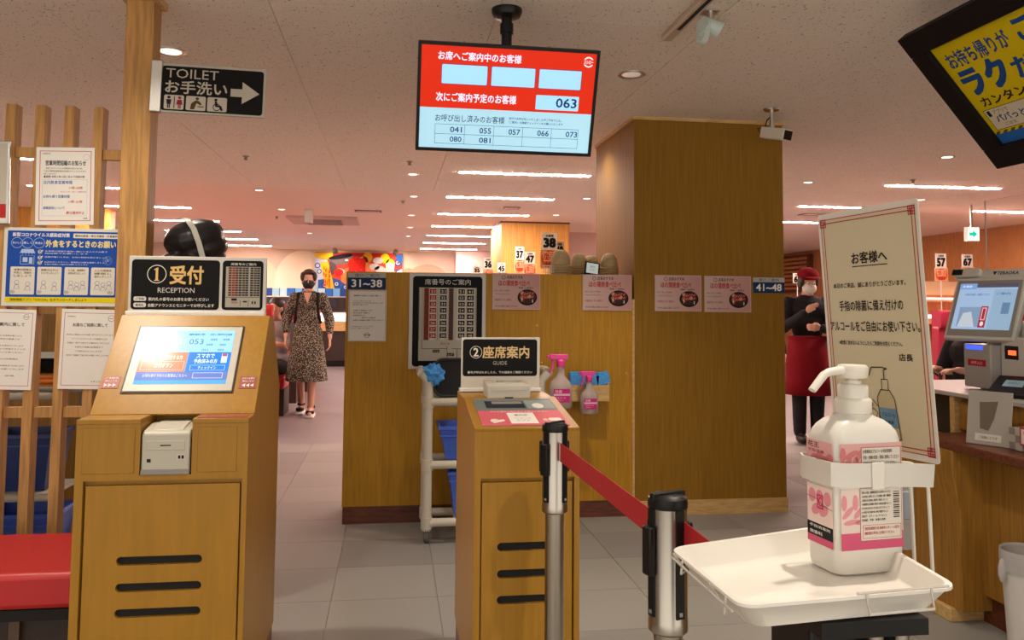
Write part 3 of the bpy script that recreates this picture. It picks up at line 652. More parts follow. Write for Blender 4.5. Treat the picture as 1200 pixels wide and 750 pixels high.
# sloped face and touch screen: local frame along the slope
def slope_frame(y0, z0, y1, z1, x):
    a = math.atan2(z1 - z0, y1 - y0)   # lean of the face
    L_ = math.hypot(y1 - y0, z1 - z0)
    return Matrix.Translation((x, (y0 + y1) / 2, (z0 + z1) / 2)) @ Matrix.Rotation(-(math.pi / 2 - a), 4, 'X'), L_
M, L_ = slope_frame(.10, .955, .352, 1.234, W / 2)
b = B().box(-W / 2, -.006, -L_ / 2, W / 2, 0, L_ / 2, M=M)
part('sloped_panel', b, OAKK, t, bev=.001)
def sub(name, bb, m_, parent, M_, bev=0, label=None):
    me = bb.mesh(name, m_); me.transform(M_); return link(name, me, parent, label, bev)
bz = B(); w2, h2 = .158, .128; cx, cz = -.003, .012
bz.box(cx - w2, -.009, cz - h2, cx + w2, -.0062, cz + h2, M=M)
part('screen_gasket', bz, BLACK, t)
bz = B().box(cx - w2 + .004, -.012, cz - h2 + .004, cx + w2 - .004, -.0065, cz + h2 - .004, M=M)
sc_ = part('screen_bezel', bz, mat('screen_bezel', (.52, .48, .40), .35), t, bev=.002)
p = Pan(.262, .206, emit=.75, rough=.12)
p.rect(0, 0, 1, 1, '4f93d8').rect(0, .0, 1, .42, '86b8e6', L=2).rect(0, .42, .52, .78, 'c8745c', L=2).rect(.53, .42, 1, .78, '2b6fd6', L=2).rect(0, .78, 1, .93, '5a6fae', L=2)
p.text('順番受付番号のご案内', .48, .06, .66, .10, '3c6694', L=3).text('お席へご案内中のお客様', .72, .06, .97, .10, '3c6694').text('0 5 3', .34, .17, .46, .27, 'c8dcf0', L=3).text('053', .50, .17, .66, .27, '46688c', L=3)
for x, y, s in ((.74, .16, '045'), (.88, .16, '048'), (.70, .26, '049'), (.85, .26, '050'), (.66, .36, '051'), (.84, .36, '052')): p.text(s, x, y, x + .07, y + .035, '4a7098')
p.text('予約なしで受付する方', .08, .48, .47, .56, 'f4e8e4', L=3).text('受付ボタン', .18, .62, .38, .71, 'f4e8e4').frame(.03, .59, .50, .75, .008, 'e0b0a0', L=3)
p.text('スマホで', .62, .45, .82, .53, 'd0e4ff', .01).text('予約済みの方', .60, .55, .86, .63, 'd0e4ff', .01).frame(.57, .66, .96, .76, .008, '8cb4f0', L=3).text('チェックイン', .66, .68, .86, .74, 'd0e4ff')
p.rect(.90, .45, .965, .62, 'c0d4f0', L=3).rect(.905, .45, .96, .50, '9a5060', L=4).frame(.62, .80, .95, .90, .008, 'b0bcdc', L=3).text('お持ち帰り予約のお客様はこちらへ', .08, .82, .56, .88, 'c8d0e8')
o = p.build('screen', sc_); o.data.transform(M @ Matrix.Translation((cx + .002, -.0122, cz + .004)))
for x, z, s, fl_ in ((-.196, -.075, '▶ ▶ ▶', 'ご予約の'), (.193, -.078, '◀ ◀ ◀', 'ボタンを押す')):
    st = sub('sticker', BX(x - .024, -.0075, z - .022, x + .024, -.0062, z + .022), mat('red_sticker', (.35, .06, .05), .4), t, M)
    p = Pan(.048, .044); p.text(fl_, .12, .10, .88, .26, 'f0e0d8').text('際はこちら', .16, .34, .84, .48, 'f0e0d8')
    for k in range(3):
        a = .16 + .25 * k; d_ = 1 if x < 0 else -1
        p.poly([(a, .62), (a, .9), (a + .2, .76)] if d_ > 0 else [(a + .2, .62), (a + .2, .9), (a, .76)], 'f4ece4', L=2)
    o = p.build('print', st); o.data.transform(M @ Matrix.Translation((x, -.0077, z)))
st = part('red_label', BX(.312, .012, .9585, W - .008, .07, .9592), mat('red_sticker', (.35, .06, .05), .4), t, label='red strip label on the ledge')
p = Pan(.12, .02); p.text('チケットはこちらからお取りください', .03, .2, .97, .8, 'f4e4dc'); o = p.build('print', st); o.data.transform(Matrix.Translation((.375, .04, .9594)) @ Matrix.Rotation(math.radians(-90), 4, 'X'))
def shelfstrip(): pass
# printer 1
def printer(x, y, z, w_, d_, h_, lb):
    t = thing('ticket_printer', lb, 'printer', (x, y, z))
    b = B().prism([(0, 0), (0, h_ * .86), (.012, h_ * .93), (d_ * .55, h_ * 1.0), (d_, h_ * 1.0), (d_, 0)], 'x', -w_ / 2, w_ / 2)
    part('body', b, GREYP, t, bev=.004)
    part('paper_lid', B().prism([(.012, h_ * .945), (d_ * .5, h_ * 1.03), (d_ * .95, h_ * 1.03), (d_ * .95, h_ * .98), (.012, h_ * .90)], 'x', -w_ * .34, w_ * .34), mat('light_printer', (.56, .53, .45), .4), t, bev=.003)
    part('front_panel', BX(-w_ * .40, -.002, h_ * .52, w_ * .40, 0, h_ * .72), GREYP, t, bev=.001)
    return t
t = printer(KX0 + .234, KY0 - .004, .8072, .126, .15, .128, 'grey ticket printer set into the reception kiosk front')
part('paper_slot', BX(-.014, -.003, .078, .014, -.0018, .081), BLACK, t); part('base_strip', BX(-.063, -.003, .001, .063, .002, .014), GREYD, t)
b = BX(.030, -.002, .040, .052, .001, .056); part('button_window', b, mat('cream', (.6, .56, .46), .4), t); part('button', B().box(.034, -.0035, .043, .040, -.0019, .052).box(.043, -.0035, .043, .049, -.0019, .052), BLACK, t); part('button', BX(-.048, -.002, .034, -.038, .001, .043), BLACK, t)
# sign 1
t = board('reception_sign', 'black and gold reception sign reading 受付 standing on the left kiosk', 'sign', KX0 + .2155, KY0 + .40, 1.337, .431, .182, .012, mat('sign_silver', (.56, .53, .48), .4), bev=.0015)
part('holder_rail', BX(-.219, -.014, -.104, .214, .03, -.087), mat('white_rail', (.8, .78, .74), .35), t, bev=.002)
p = Pan(.431, .182); p.rect(.02, .06, .655, .95, '100d0c', r=.06).rect(.675, .06, .975, .95, '100d0c', r=.06)
p.ring(.20, .32, .165, .014, 'd0ccc4', L=2).poly([(.193, .215), (.209, .20), (.209, .42), (.218, .425), (.218, .44), (.182, .44), (.182, .425), (.191, .42), (.191, .245), (.180, .25), (.180, .235)], 'd8b070', L=2).text('受付', .295, .17, .535, .49, 'd8b070', .025, L=2).text('RECEPTION', .21, .56, .475, .65, 'c8c4bc', .0, L=2)
for y, s in ((.72, 'ご予約'), (.83, '番号札')): p.rect(.04, y, .13, y + .08, 'd0ccc4', r=.03, L=2).text(s, .055, y + .02, .115, y + .065, '201c18', .01, L=3)
p.text('案内札の番号のお席をお使いください', .145, .735, .58, .795, 'd8d4cc', .01, L=2).text('自動アナウンスとモニターでお呼びします', .145, .845, .62, .905, 'd8d4cc', .01)
p.text('席番号のご案内', .735, .10, .92, .145, 'c8c4bc', .0, L=2).rect(.70, .17, .955, .90, 'a8a294', L=2)
for x0, cs in ((.72, '6a3422'), (.795, '38383e'), (.88, '38383e')):
    for k in range(12):
        y = .18 + k * .044
        for q, c in ((0, cs), (.026, '8a3a34' if cs == '6a3422' else '54452c'), (.05, cs if x0 > .73 else '6e3028')):
            p.rect(x0 + q, y, x0 + q + .022, y + .033, c, L=3)
p.line([(.70, .72), (.955, .72)], .008, '403830', L=4).rect(.745, .74, .785, .78, '141414', L=4).text('現在地', .745, .80, .79, .83, 'a03028').line([(.81, .77), (.81, .88)], .008, '403830').line([(.87, .77), (.87, .88)], .008, '403830').rect(.83, .785, .86, .81, '201c1c').rect(.895, .79, .905, .84, '201c1c').rect(.915, .79, .925, .84, '201c1c')
p.build('print', t)

# =================================================================== GUIDE KIOSK (2)
GX0, GX1, GY0, GY1 = .239, .545, 2.38, 3.03
t = thing('guide_kiosk', 'narrow oak kiosk with a pink and dark reader panel', 'kiosk', (GX0, GY0, 0))
W = GX1 - GX0; D = GY1 - GY0
part('carcass', B().prism([(.02, .17), (.02, .92), (.38, .967), (D, .967), (D, .17)], 'x', 0, W), OAKK, t)
part('front_frame', B().box(0, 0, .17, .018, .02, .918).box(W - .016, 0, .17, W, .02, .918).box(.018, 0, .785, W - .016, .02, .918).box(.018, 0, .17, W - .016, .02, .20), OAKK, t)
M, L_ = slope_frame(0, .918, .38, .966, W / 2)
part('top_panel', B().box(-W / 2, -.008, -L_ / 2, W / 2, 0, L_ / 2, M=M), OAKK, t, bev=.001)
part('door', plate([(.023, .205), (W - .021, .205), (W - .021, .772), (.023, .772)], [slot(.068, .238, z) for z in (.443, .515, .591)], .012, .006), OAKK, t)
part('vent_backing', BX(.05, .0185, .41, .26, .0199, .63), DARK, t)
part('plinth', BX(.004, .004, 0, W - .004, D - .004, .17), MAHOG, t)
bz = B().box(-.128, -.0095, -.168, .128, -.008, .155, M=M)
sc_ = part('reader_glass', bz, mat('grey_glass', (.22, .25, .24), .08), t, label='grey and pink reader glass')
p = Pan(.256, .323, rough=.5); p.rect(0, .47, 1, 1, 'd0606a').rect(0, 0, 1, .47, '6c7674').rect(.13, .10, .62, .38, '1c2436', L=2).rect(.22, .12, .60, .22, '8a8478', L=3).rect(.64, .08, .98, .40, '8c9490', L=2).ell(.78, .30, .07, .10, 'dcdcd4', L=3)
p.text('次のお客様の案内券をお取りください', .15, .49, .85, .54, 'f4d4cc', L=2).rect(.34, .56, .66, .94, 'e8e2dc', L=2).text('案内券', .42, .62, .58, .68, '605850', L=3).tiny([('バーコードを', 0, 1), ('かざす', .1, .9)], .40, .74, .60, .88, '8c8478')
p.ell(.16, .84, .05, .06, 'f0e8e0', L=3).poly([(.12, .84), (.27, .80), (.28, .85), (.14, .93)], 'f0e8e0', L=3).ell(.76, .82, .03, .035, 'f0c0a0', L=3).rect(.80, .76, .95, .86, 'f0e0d8', r=.03, L=3)
o = p.build('print', sc_); o.data.transform(M @ Matrix.Translation((0, -.0097, -.0065)))
t = printer(GX0 + .148, GY0 + .36, .969, .145, .13, .052, 'small grey ticket printer on top of the guide kiosk')
p = Pan(.09, .018); p.text('案内券はこちらから出ます', .02, .2, .98, .8, '28241e', .01); o = p.build('print', t); o.data.transform(Matrix.Translation((.005, .035, .0545)) @ Matrix.Rotation(math.radians(-72), 4, 'X'))
part('tab', BX(-.014, -.004, .002, .014, .0, .006), BLACK, t)
t = board('guide_sign', 'black and gold guide sign reading 座席案内 on the narrow kiosk', 'sign', GX0 + .151, GY0 + .60, 1.0655, .286, .193, .008, mat('sign_cream', (.62, .58, .50), .4), bev=.0015)
part('holder_rail', BX(-.148, -.012, -.0965, .146, .03, -.084), mat('white_rail', (.8, .78, .74), .35), t, bev=.002)
p = Pan(.286, .193); p.rect(.02, .035, .965, .72, '100d0c', r=.05).ring(.185, .275, .115, .010, 'd8d4cc', L=2).text('2', .155, .20, .215, .35, 'e8dcc8', .02, L=2, natural=True).text('座席案内', .27, .165, .86, .385, 'd8b888', .02, L=2)
p.text('GUIDE', .40, .44, .58, .51, 'a8a49c', .0).text('番号が呼ばれましたら、下の画面をご確認ください', .08, .625, .90, .67, 'd8d4cc', .012).build('print', t)

# =================================================================== HANGING MONITOR
t = thing('ceiling_monitor', 'black hanging monitor showing called guest numbers on red and blue', 'monitor', (.4365, 3.204, 2.0875)); t.rotation_euler = (math.radians(21.9), math.radians(.3), 0)
part('housing', BX(-.3565, 0, -.212, .3565, .035, .212), BLACK, t, bev=.004)
b = B().box(-.3565, -.006, -.212, .3565, 0, -.199).box(-.3565, -.006, .199, .3565, 0, .212).box(-.3565, -.006, -.199, -.344, 0, .199).box(.344, -.006, -.199, .3565, 0, .199)
part('bezel', b, BLACK, t)
p = Pan(.688, .398, emit=.74, rough=.3); R_ = 'c92a14'; S_ = '9cd0ec'
p.rect(0, 0, 1, .60, R_).rect(0, .60, 1, 1, 'a2cde0')
p.text('お席へご案内中のお客様', .095, .055, .565, .135, 'e4e0f8', .02, L=2)
for a, c in ((.118, .375), (.40, .65), (.675, .92)): p.rect(a - .004, .172, c + .004, .368, '7c3c6c', r=.01, L=2).rect(a, .178, c, .362, S_, r=.01, L=3)
p.text('次にご案内予定のお客様', .09, .45, .55, .535, 'e4e0f8', .02, L=2).rect(.665, .43, .918, .575, S_, r=.008, L=3).text('063', .785, .455, .905, .545, '203468', .015, L=4)
p.text('お呼び出し済みのお客様', .09, .665, .49, .735, '1c3050', .005, L=2).tiny([('受付でお呼び出しいたしましたがご不在でした。', 0, .97), ('「ご案内」の確認チェックインをお願いいたします', .0, 1)], .515, .665, .835, .74, '2c5070', h=.025)
for x in (.09, .26, .43, .60, .77, .93): p.rect(x, .76, x + .002, .955, '2c5078', L=3)
for y in (.76, .857, .953): p.rect(.09, y, .932, y + .004, '2c5078', L=3)
for i, s in enumerate(('041', '055', '057', '066', '073')): p.text(s, .178 + .17 * i, .785, .245 + .17 * i, .84, '24406c', .012, L=4)
for i, s in enumerate(('080', '081')): p.text(s, .178 + .17 * i, .883, .245 + .17 * i, .935, '24406c', .012)
p.ring(.955, .085, .052, .014, 'f0dce0', L=3).rect(.925, .062, .985, .108, R_, L=4).text('スシロー', .928, .068, .982, .102, 'f0dce0', .02, L=5)
p.build('screen', t, loc=(0, -.0005, 0))
t = thing('monitor_mount', 'black round ceiling mount and pole above the hanging monitor', 'mount', (.4365, 3.245, CEIL))
part('mount_plate', B().lathe([(.001, -.04), (.03, -.038), (.055, -.03), (.062, -.012), (.062, 0)], n=28), BLACK, t)
part('pole', B().cyl((0, 0, -.03), (0, 0, -.30), .021).cyl((0, 0, -.06), (0, 0, -.10), .027), BLACK, t)
part('bracket', B().box(-.06, -.005, -.43, .06, .03, -.25), BLACK, t)

# =================================================================== LATTICE SCREEN AND ITS SIGNS
t = thing('timber_post', 'thick square timber post rising to the ceiling beside the lattice', 'post', (-.982, 3.35, 0))
part('shaft', BX(-.052, -.05, 0, .052, .05, CEIL - .001), POST, t, bev=.003); part('cap_trim', BX(-.07, -.066, CEIL - .03, .07, .066, CEIL - .0005), LIGHTW, t)
t = thing('lattice_screen', 'open lattice of pale timber slats left of the thick post', 'screen', (-1.3, 3.43, 0))
sm_ = BX(-.0175, -.03, 0, .0175, .03, 2.04).mesh('slat', POST)
for k in range(-3, 4):
    x = -1.3655 + .1065 * k
    if x < -1.75: continue
    link('slat', sm_, t).location = (x + 1.3, 0, .0)
for z in (1.855, 1.25, .855): part('rail', BX(-.45, -.012, z - .02, .264, .014, z + .02), POST, t)
YL = 3.395
t = board('hours_notice', 'white notice with red and blue lines high on the lattice', 'notice', -1.262, YL, 1.724, .212, .302, .002, mat('paper', (.76, .73, .68), .7), ry=math.radians(-1.3))
p = Pan(.212, .302, rough=.7); p.frame(.06, .045, .945, .95, .008, 'c05058').text('お客様各位', .10, .075, .24, .09, '70685c').ring(.86, .125, .04, .004, 'c09088').text('営業時間短縮のお知らせ', .16, .17, .85, .235, '28242c', .02)
p.tiny([('新型コロナウイルス感染拡大防止のため', .05, .9), ('下記の期間営業時間を短縮させていただきます', 0, 1), ('何卒ご了承ください', 0, .3)], .13, .26, .86, .37, '8a8478').text('◆期間 令和三年八月二日より当面の間', .13, .365, .83, .395, '3c3830')
p.frame(.11, .415, .88, .885, .003, '9ab0c8').text('店内飲食営業時間', .13, .43, .62, .475, '3060a8', .01).text('11時~20時', .57, .505, .80, .54, 'c84048').text('ラストオーダー19時30分', .42, .565, .87, .585, 'd07078').text('お持ち帰り営業時間', .13, .615, .58, .655, '3060a8', .01).text('11時~21時', .56, .685, .80, .72, 'c84048', .01)
p.text('酒類提供について', .13, .765, .50, .80, '5078b0').text('終日提供中止', .53, .825, .84, .865, 'c84048', .015).text('店長', .82, .905, .89, .925, '403830').build('print', t)
t = board('covid_poster', 'large blue and yellow dining request poster on the lattice', 'poster', -1.2545, YL, 1.410, .435, .300, .002, mat('poster_white', (.66, .64, .58), .6), rx=0)
p = Pan(.435, .30, rough=.5); p.rect(.03, .04, .975, .885, '1d4aa0').rect(.03, .885, .975, .955, 'dcc818', L=2)
p.text('新型コロナウイルス感染症対策', .07, .065, .54, .115, 'e4e4ec', .02, L=2).rect(.57, .065, .955, .125, 'dcd8cc', r=.01, L=2).text('農林水産省・厚生労働省・外食業界', .585, .08, .94, .11, '403828', .01, L=3)
for x, s in ((.108, 'おいしく'), (.195, '楽しく'), (.29, '安全に')): p.ring(x, .195, .068, .005, 'a8bce0', L=2).text(s, x - .035, .18, x + .035, .21, 'd4dcf0')
p.text('外食をするときのお願い', .345, .155, .93, .245, 'dcd090', .03, L=3)
p.poly([(.15, .275), (.245, .275), (.262, .335), (.132, .335)], 'a8bce0', L=2).frame(.14, .35, .255, .47, .006, 'a8bce0').rect(.16, .38, .20, .44, 'a8bce0').rect(.212, .38, .24, .47, 'a8bce0')
for k in range(5): p.ell(.145 + .026 * k, .34, .013, .016, '1d4aa0', L=3, n=12)
for y, l1, l2 in ((.30, '会食時は家族か普段一緒にいる人と少人数で', '短時間でお願いします'), (.375, '体調が悪いときは、お店の利用を控えましょう', None), (.44, 'お店のガイドライン、感染防止対策を確認しましょう', '手指の消毒にご協力をお願いいたします')):
    p.ring(.30, y + .008, .026, .006, 'd8d0a0', L=2).line([(.285, y), (.30, y + .015), (.325, y - .015)], .008, 'f0ecd8', L=3).text(l1, .34, y - .012, .86, y + .006, 'c4cce4', .01)
    if l2: p.text(l2, .34, y + .018, .70, y + .034, 'c4cce4', .01)
p.ring(.865, .41, .055, .004, '7c98d0', L=2).tiny([('ご協力', 0, 1), ('お願い', 0, 1)], .84, .385, .89, .43, 'a8bce0')
for x, a in ((.065, ('食事の前後は', '手洗い、消毒を', 'しましょう')), (.285, ('食事中以外は', 'マスクをしましょう', '')), (.51, ('大人数、長時間の', '会食は控えましょう', '')), (.73, ('人との間隔を', '確保し', '協力しましょう'))):
    p.rect(x, .50, x + .20, .855, 'd6d0c4', r=.015, L=3); p.tiny([(s, .14, .86) if s else None for s in a], x, .525, x + .20, .64, '6c5c28', h=.028, L=4)
    for k in range(3 if x > .5 else 2):
        cx = x + .055 + .09 * k * (1 if x < .5 else .55); cy = .70 + .02 * (k % 2)
        p.ring(cx, cy, .028, .005, '7080a0', L=4, n=14); p.line([(cx - .022, cy + .075), (cx - .012, cy + .03), (cx + .012, cy + .03), (cx + .022, cy + .075)], .006, '7080a0').line([(cx - .03, cy + .08), (cx + .03, cy + .08)], .005, '98a0b4')
    p.ell(x + .165 if x > .6 else x + .02, .82, .024, .024, 'b0aca4', L=4, n=14)
p.text('接触確認アプリ「COCOA」をダウンロードしましょう', .07, .90, .70, .935, '5c5410', L=3).build('print', t)
t = board('seating_notice', 'white notice cut off by the frame edge, on the lattice beside the wood gap', 'notice', -1.455, YL, 1.096, .212, .303, .002, mat('paper', (.76, .73, .68), .7), ry=math.radians(1.5))
p = Pan(.212, .303, rough=.7); p.frame(.05, .04, .95, .955, .006, 'b06870').ring(.84, .09, .034, .004, '686058').rect(.80, .087, .88, .093, '686058').text('お席のご案内に関して', .12, .165, .82, .21, '302c28', .015)
p.tiny([('お客様により快適にお食事を楽しんで', 0, .9), ('いただくためご来店の順番とは', 0, .86), None, ('異なる順にご案内する場合がございます', 0, .95), ('ご希望のお席により前後することが', 0, 1), ('ございますのでご了承ください', 0, .97), None, ('小さなお子様連れのお客様は', 0, .85), None, ('何かございましたら従業員までお申し付け', 0, 1), ('くださいますようお願いいたします', 0, 1), None, ('店長', .6, .8)], .10, .32, .86, .86, '847c70', h=.018).build('print', t)
t = board('priority_notice', 'white notice on the lattice behind the reception kiosk edge', 'notice', -1.151, YL, 1.0965, .210, .305, .002, mat('paper', (.76, .73, .68), .7), ry=math.radians(1.0))
p = Pan(.21, .305, rough=.7); p.frame(.05, .045, .95, .955, .006, 'b06870').text('お客様各位', .10, .085, .24, .10, '847c70').ring(.86, .11, .04, .005, '686058').rect(.82, .107, .90, .113, '686058').text('お席のご相席に関して', .20, .175, .80, .22, '302c28', .015)
p.tiny([('本日もご来店いただき誠にありがとうございます', 0, 1), ('ソーシャルディスタンス確保のため', .12, .88), ('お席を一席ずつ空けてご案内をしております', .03, .94), ('お席のご相談は従業員まで', .2, .8), ('ご不便をおかけいたしますが', .2, .78), ('何卒ご理解ご協力をお願い申し上げます', .02, .98)], .10, .31, .90, .62, '8a7c74', h=.02).text('スタッフ一同', .56, .895, .80, .915, '504840').build('print', t)
t = board('framed_sign', 'metal framed sign with a red band, cut off at the upper left of the lattice', 'sign', -1.585, YL - .02, 1.727, .26, .318, .015, ALU, ry=math.radians(-1.5), bev=.003)
p = Pan(.24, .298, rough=.3); p.rect(0, 0, 1, 1, 'b8b0a0').rect(0, .78, 1, .96, 'b02c28', L=2).rect(0, .96, 1, 1, 'd8d4cc', L=2).text('お待ちのお客様へ', .1, .3, .8, .4, '504840').build('print', t)
# toilet sign
t = board('toilet_sign', 'black toilet sign with arrow and pictograms fixed to the thick post', 'sign', -.703, 3.30, 2.100, .395, .192, .012, mat('sign_grey', (.42, .38, .32), .45), ry=math.radians(1.2), bev=.001)
part('bracket', BX(-.232, -.008, -.096, -.190, .03, .104), ALU, t, bev=.003)
p = Pan(.395, .192); p.rect(.015, .05, .975, .96, '0e0b0a', r=.06); C_ = 'b8aea0'
p.text('TOILET', .05, .10, .545, .29, C_, .0, L=2).text('お手洗い', .05, .34, .63, .60, C_, .015, L=2).poly([(.665, .44), (.775, .44), (.775, .29), (.94, .52), (.775, .74), (.775, .60), (.665, .60)], C_, L=2)
for x in (.045, .25, .45): p.rect(x, .64, x + .185, .93, C_, r=.03, L=2)
for x, c in ((.09, '1c1a2c'), (.19, '8c2430')):
    p.ell(x, .69, .016, .028, c, L=3, n=14)
    p.poly([(x - .02, .73), (x + .02, .73), (x + .03, .83), (x - .03, .83)] if c[0] == '8' else [(x - .024, .73), (x + .024, .73), (x + .018, .83), (x - .018, .83)], c).rect(x - .013, .82, x - .002, .91, c).rect(x + .002, .82, x + .013, .91, c)
p.rect(.137, .67, .145, .91, '2c1c20').ell(.355, .69, .016, .028, '4c3c1c').poly([(.30, .79), (.345, .72), (.375, .74), (.40, .80), (.385, .82), (.35, .78), (.33, .91), (.29, .91)], '4c3c1c').rect(.36, .84, .42, .86, '4c3c1c')
p.ell(.53, .69, .015, .027, '1c1816').ring(.54, .84, .075, .016, '1c1816').poly([(.52, .72), (.54, .72), (.55, .80), (.585, .81), (.60, .90), (.58, .91), (.565, .84), (.525, .83)], '1c1816').build('print', t)
# waiting bench
t = thing('waiting_bench', 'red vinyl waiting bench with a dark base at the lower left', 'bench', (-1.9, 2.94, 0))
part('cushion', BX(-.5, -.24, .36, .99, .23, .468), REDV, t, bev=.018); part('seat_rail', BX(-.5, -.225, .325, .985, .225, .358), DARK, t)
part('base', BX(-.5, -.19, .0, .96, .2, .325), mat('dark_bench_base', (.035, .018, .012), .6), t)
for k in range(5): part('base_slat', BX(-.1 + k * .22, -.21, .02, -.09 + k * .22 + .02, -.19, .325), mat('dark_bench_slat', (.09, .05, .03), .5), t)
# things behind the lattice
t = thing('side_cabinet', 'oak cabinet with a dark opening standing behind the lattice', 'cabinet', (-2.0, 4.9, 0))
part('carcass', BX(-.65, 0, .0, .55, .45, .88).box(-.65, .0, 1.0, .55, .45, 1.42), OAK, t)
part('inner_back', BX(-.64, .3, .88, .54, .44, 1.0), DARK, t)
part('shelf_edge', BX(-.65, -.006, .965, .55, 0, 1.0), WHITEP, t)
for z in (1.10, 1.20): part('price_tag', BX(.22, -.004, z, .26, 0, z + .035), mat('tag_blue', (.35, .38, .55), .6), t)
t = thing('basket_cart', 'grey tube cart carrying blue baskets behind the lattice slats', 'cart', (-1.80, 4.1, 0))
for x in (-.42, .34):
    for y in (-.16, .16): part('post', B().cyl((x, y, .0), (x, y, .92), .014), GREYD, t)
for z in (.42, .86): part('shelf_rail', B().cyl((-.42, -.16, z), (.34, -.16, z), .0165).cyl((-.42, .16, z), (.34, .16, z), .0165), GREYP, t)
part('shelf', BX(-.42, -.15, .425, .34, .15, .437), GREYP, t); part('low_shelf', BX(-.42, -.15, .14, .34, .15, .15), GREYP, t)
basket(-2.0, 4.1, .439, .32, .26, .24, 'blue slotted basket on the tube cart seen at the left frame edge')
basket(-1.64, 4.1, .439, .30, .26, .25, 'darker blue basket on the tube cart beside the post', mat('navy_basket', (.015, .035, .16), .4))
basket(-1.98, 4.1, .152, .34, .27, .2, 'blue basket on the low shelf of the tube cart by the frame edge')
basket(-1.62, 4.1, .152, .32, .27, .19, 'blue basket on the low shelf of the tube cart by the post')
t = thing('orange_tray', 'orange tray on top of the tube cart behind the kiosk', 'tray', (-1.62, 4.08, .90)); part('tray_body', BX(-.15, -.12, 0, .15, .12, .012), mat('orange_plastic', (.65, .18, .02), .4), t, bev=.004); part('rim', B().tube([(-.15, -.12, .02), (.15, -.12, .02), (.15, .12, .02), (-.15, .12, .02), (-.15, -.12, .02)], .008, 8), mat('orange_plastic', (.65, .18, .02), .4), t)
t = thing('dark_tray', 'dark tray on top of the tube cart beside the orange one', 'tray', (-2.0, 4.08, .89)); part('tray_body', BX(-.18, -.14, 0, .18, .14, .03), BLACK, t, bev=.006); part('rim', BX(-.185, -.145, .03, .185, -.135, .036), GREYP, t)

# =================================================================== STANCHIONS
def stanchion(x, y, h_, lb, rz):
    t = thing('stanchion', lb, 'barrier post', (x, y, 0), rz, 'belt barrier posts')
    part('pole', B().cyl((0, 0, .02), (0, 0, h_ - .16), .0253, n=40), STEEL, t)
    part('foot_plate', B().lathe([(.001, 0), (.16, 0), (.16, .008), (.03, .03), (.001, .032)], n=36), STEEL, t)
    hd = part('belt_head', B().lathe([(.030, h_ - .236), (.0345, h_ - .232), (.0345, h_ - .215), (.0338, h_ - .213), (.0338, h_ - .022)], n=40), STEEL, t)
    part('cap', B().lathe([(.0345, h_ - .023), (.0355, h_ - .016), (.034, h_ - .006), (.026, h_ - .001), (.001, h_)], n=36), BLACK, hd)
    part('cap_bar', BX(-.035, -.006, h_ - .02, .035, .006, h_ + .0035), BLACK, hd, bev=.002)
    for k in range(4):
        a = math.pi / 2 * k; M = Matrix.Rotation(a, 4, 'Z')
        part('belt_slot', B().box(-.008, -.0365, h_ - .205, .008, -.030, h_ - .023, M=M), BLACK, hd)
        if k != 0: part('belt_clip', B().box(-.012, -.047, h_ - .135, .012, -.036, h_ - .052, M=M), BLACK, hd, bev=.003)
        part('slot_screw', B().box(-.003, -.038, h_ - .20, .003, -.036, h_ - .194, M=M), GREYD, hd)
    return t
stanchion(.436, 2.2, .967, 'steel belt barrier post in front of the guide kiosk', math.radians(38))
stanchion(.486, 1.43, .95, 'nearer steel belt barrier post left of the white tray', math.radians(18))
t = thing('barrier_belt', 'red belt stretched between the two steel barrier posts', 'belt', (0.45, 2.0, .88))
def rel(pts, o): return [(p[0] - o[0], p[1] - o[1], p[2] - o[2]) for p in pts]
part('webbing', B().ribbon(rel([(.443, 2.163, .895), (.462, 1.8, .888), (.474, 1.470, .885)], (.45, 2.0, .88)), (0, 0, 1), .048, .0015), REDBELT, t)
t = thing('barrier_belt', 'short red belt running from the nearer post under the white tray', 'belt', (.55, 1.3, .86))
part('webbing', B().ribbon(rel([(.505, 1.398, .885), (.52, 1.25, .872), (.545, 1.06, .862), (.555, 1.035, .86)], (.55, 1.3, .86)), (0, 0, 1), .048, .0015), REDBELT, t)
part('end_clip', BX(-.008, -.27, -.03, .012, -.255, .03), BLACK, t)

# =================================================================== HAND SANITISER STATION
TR = math.radians(5)
t = thing('sanitizer_stand', 'black sanitizer stand pole under the white tray', 'stand', (.555, .985, 0))
part('foot_plate', BX(-.17, -.15, 0, .17, .15, .012), BLACK, t, bev=.004)
part('pole', B().cyl((.010, -.062, .012), (.010, -.062, .90), .0095).cyl((.042, -.062, .012), (.042, -.062, .90), .0095), STEEL, t)
part('head_block', BX(-.062, -.045, .74, .062, .06, .905), BLACK, t, bev=.004)
part('tray_bracket', BX(-.066, -.08, .903, .066, .09, .9215), BLACK, t)
t = thing('white_tray', 'white shallow tray with a flared rim holding the sanitizer bottle', 'tray', (.512, .998, .924))
def fr(sx, sy, z, x0=0, y0=0, r=.02, n=4):
    return [(x, y, z) for x, y in rrect(-sx + x0, -sy + y0, sx + x0, sy + y0, r, n)]
rings = [fr(.112, .092, -.002), fr(.118, .098, .0), fr(.136, .112, .0262), fr(.140, .116, .028), fr(.140, .116, .0315), fr(.134, .110, .0315), fr(.122, .100, .005), fr(.118, .097, .003)]
n_ = len(rings[0]); vs_ = [v for q in rings for v in q]
fs_ = [(j * n_ + i, j * n_ + (i + 1) % n_, (j + 1) * n_ + (i + 1) % n_, (j + 1) * n_ + i) for j in range(len(rings) - 1) for i in range(n_)] + [tuple(range(n_)), tuple(range((len(rings) - 1) * n_, len(rings) * n_))]
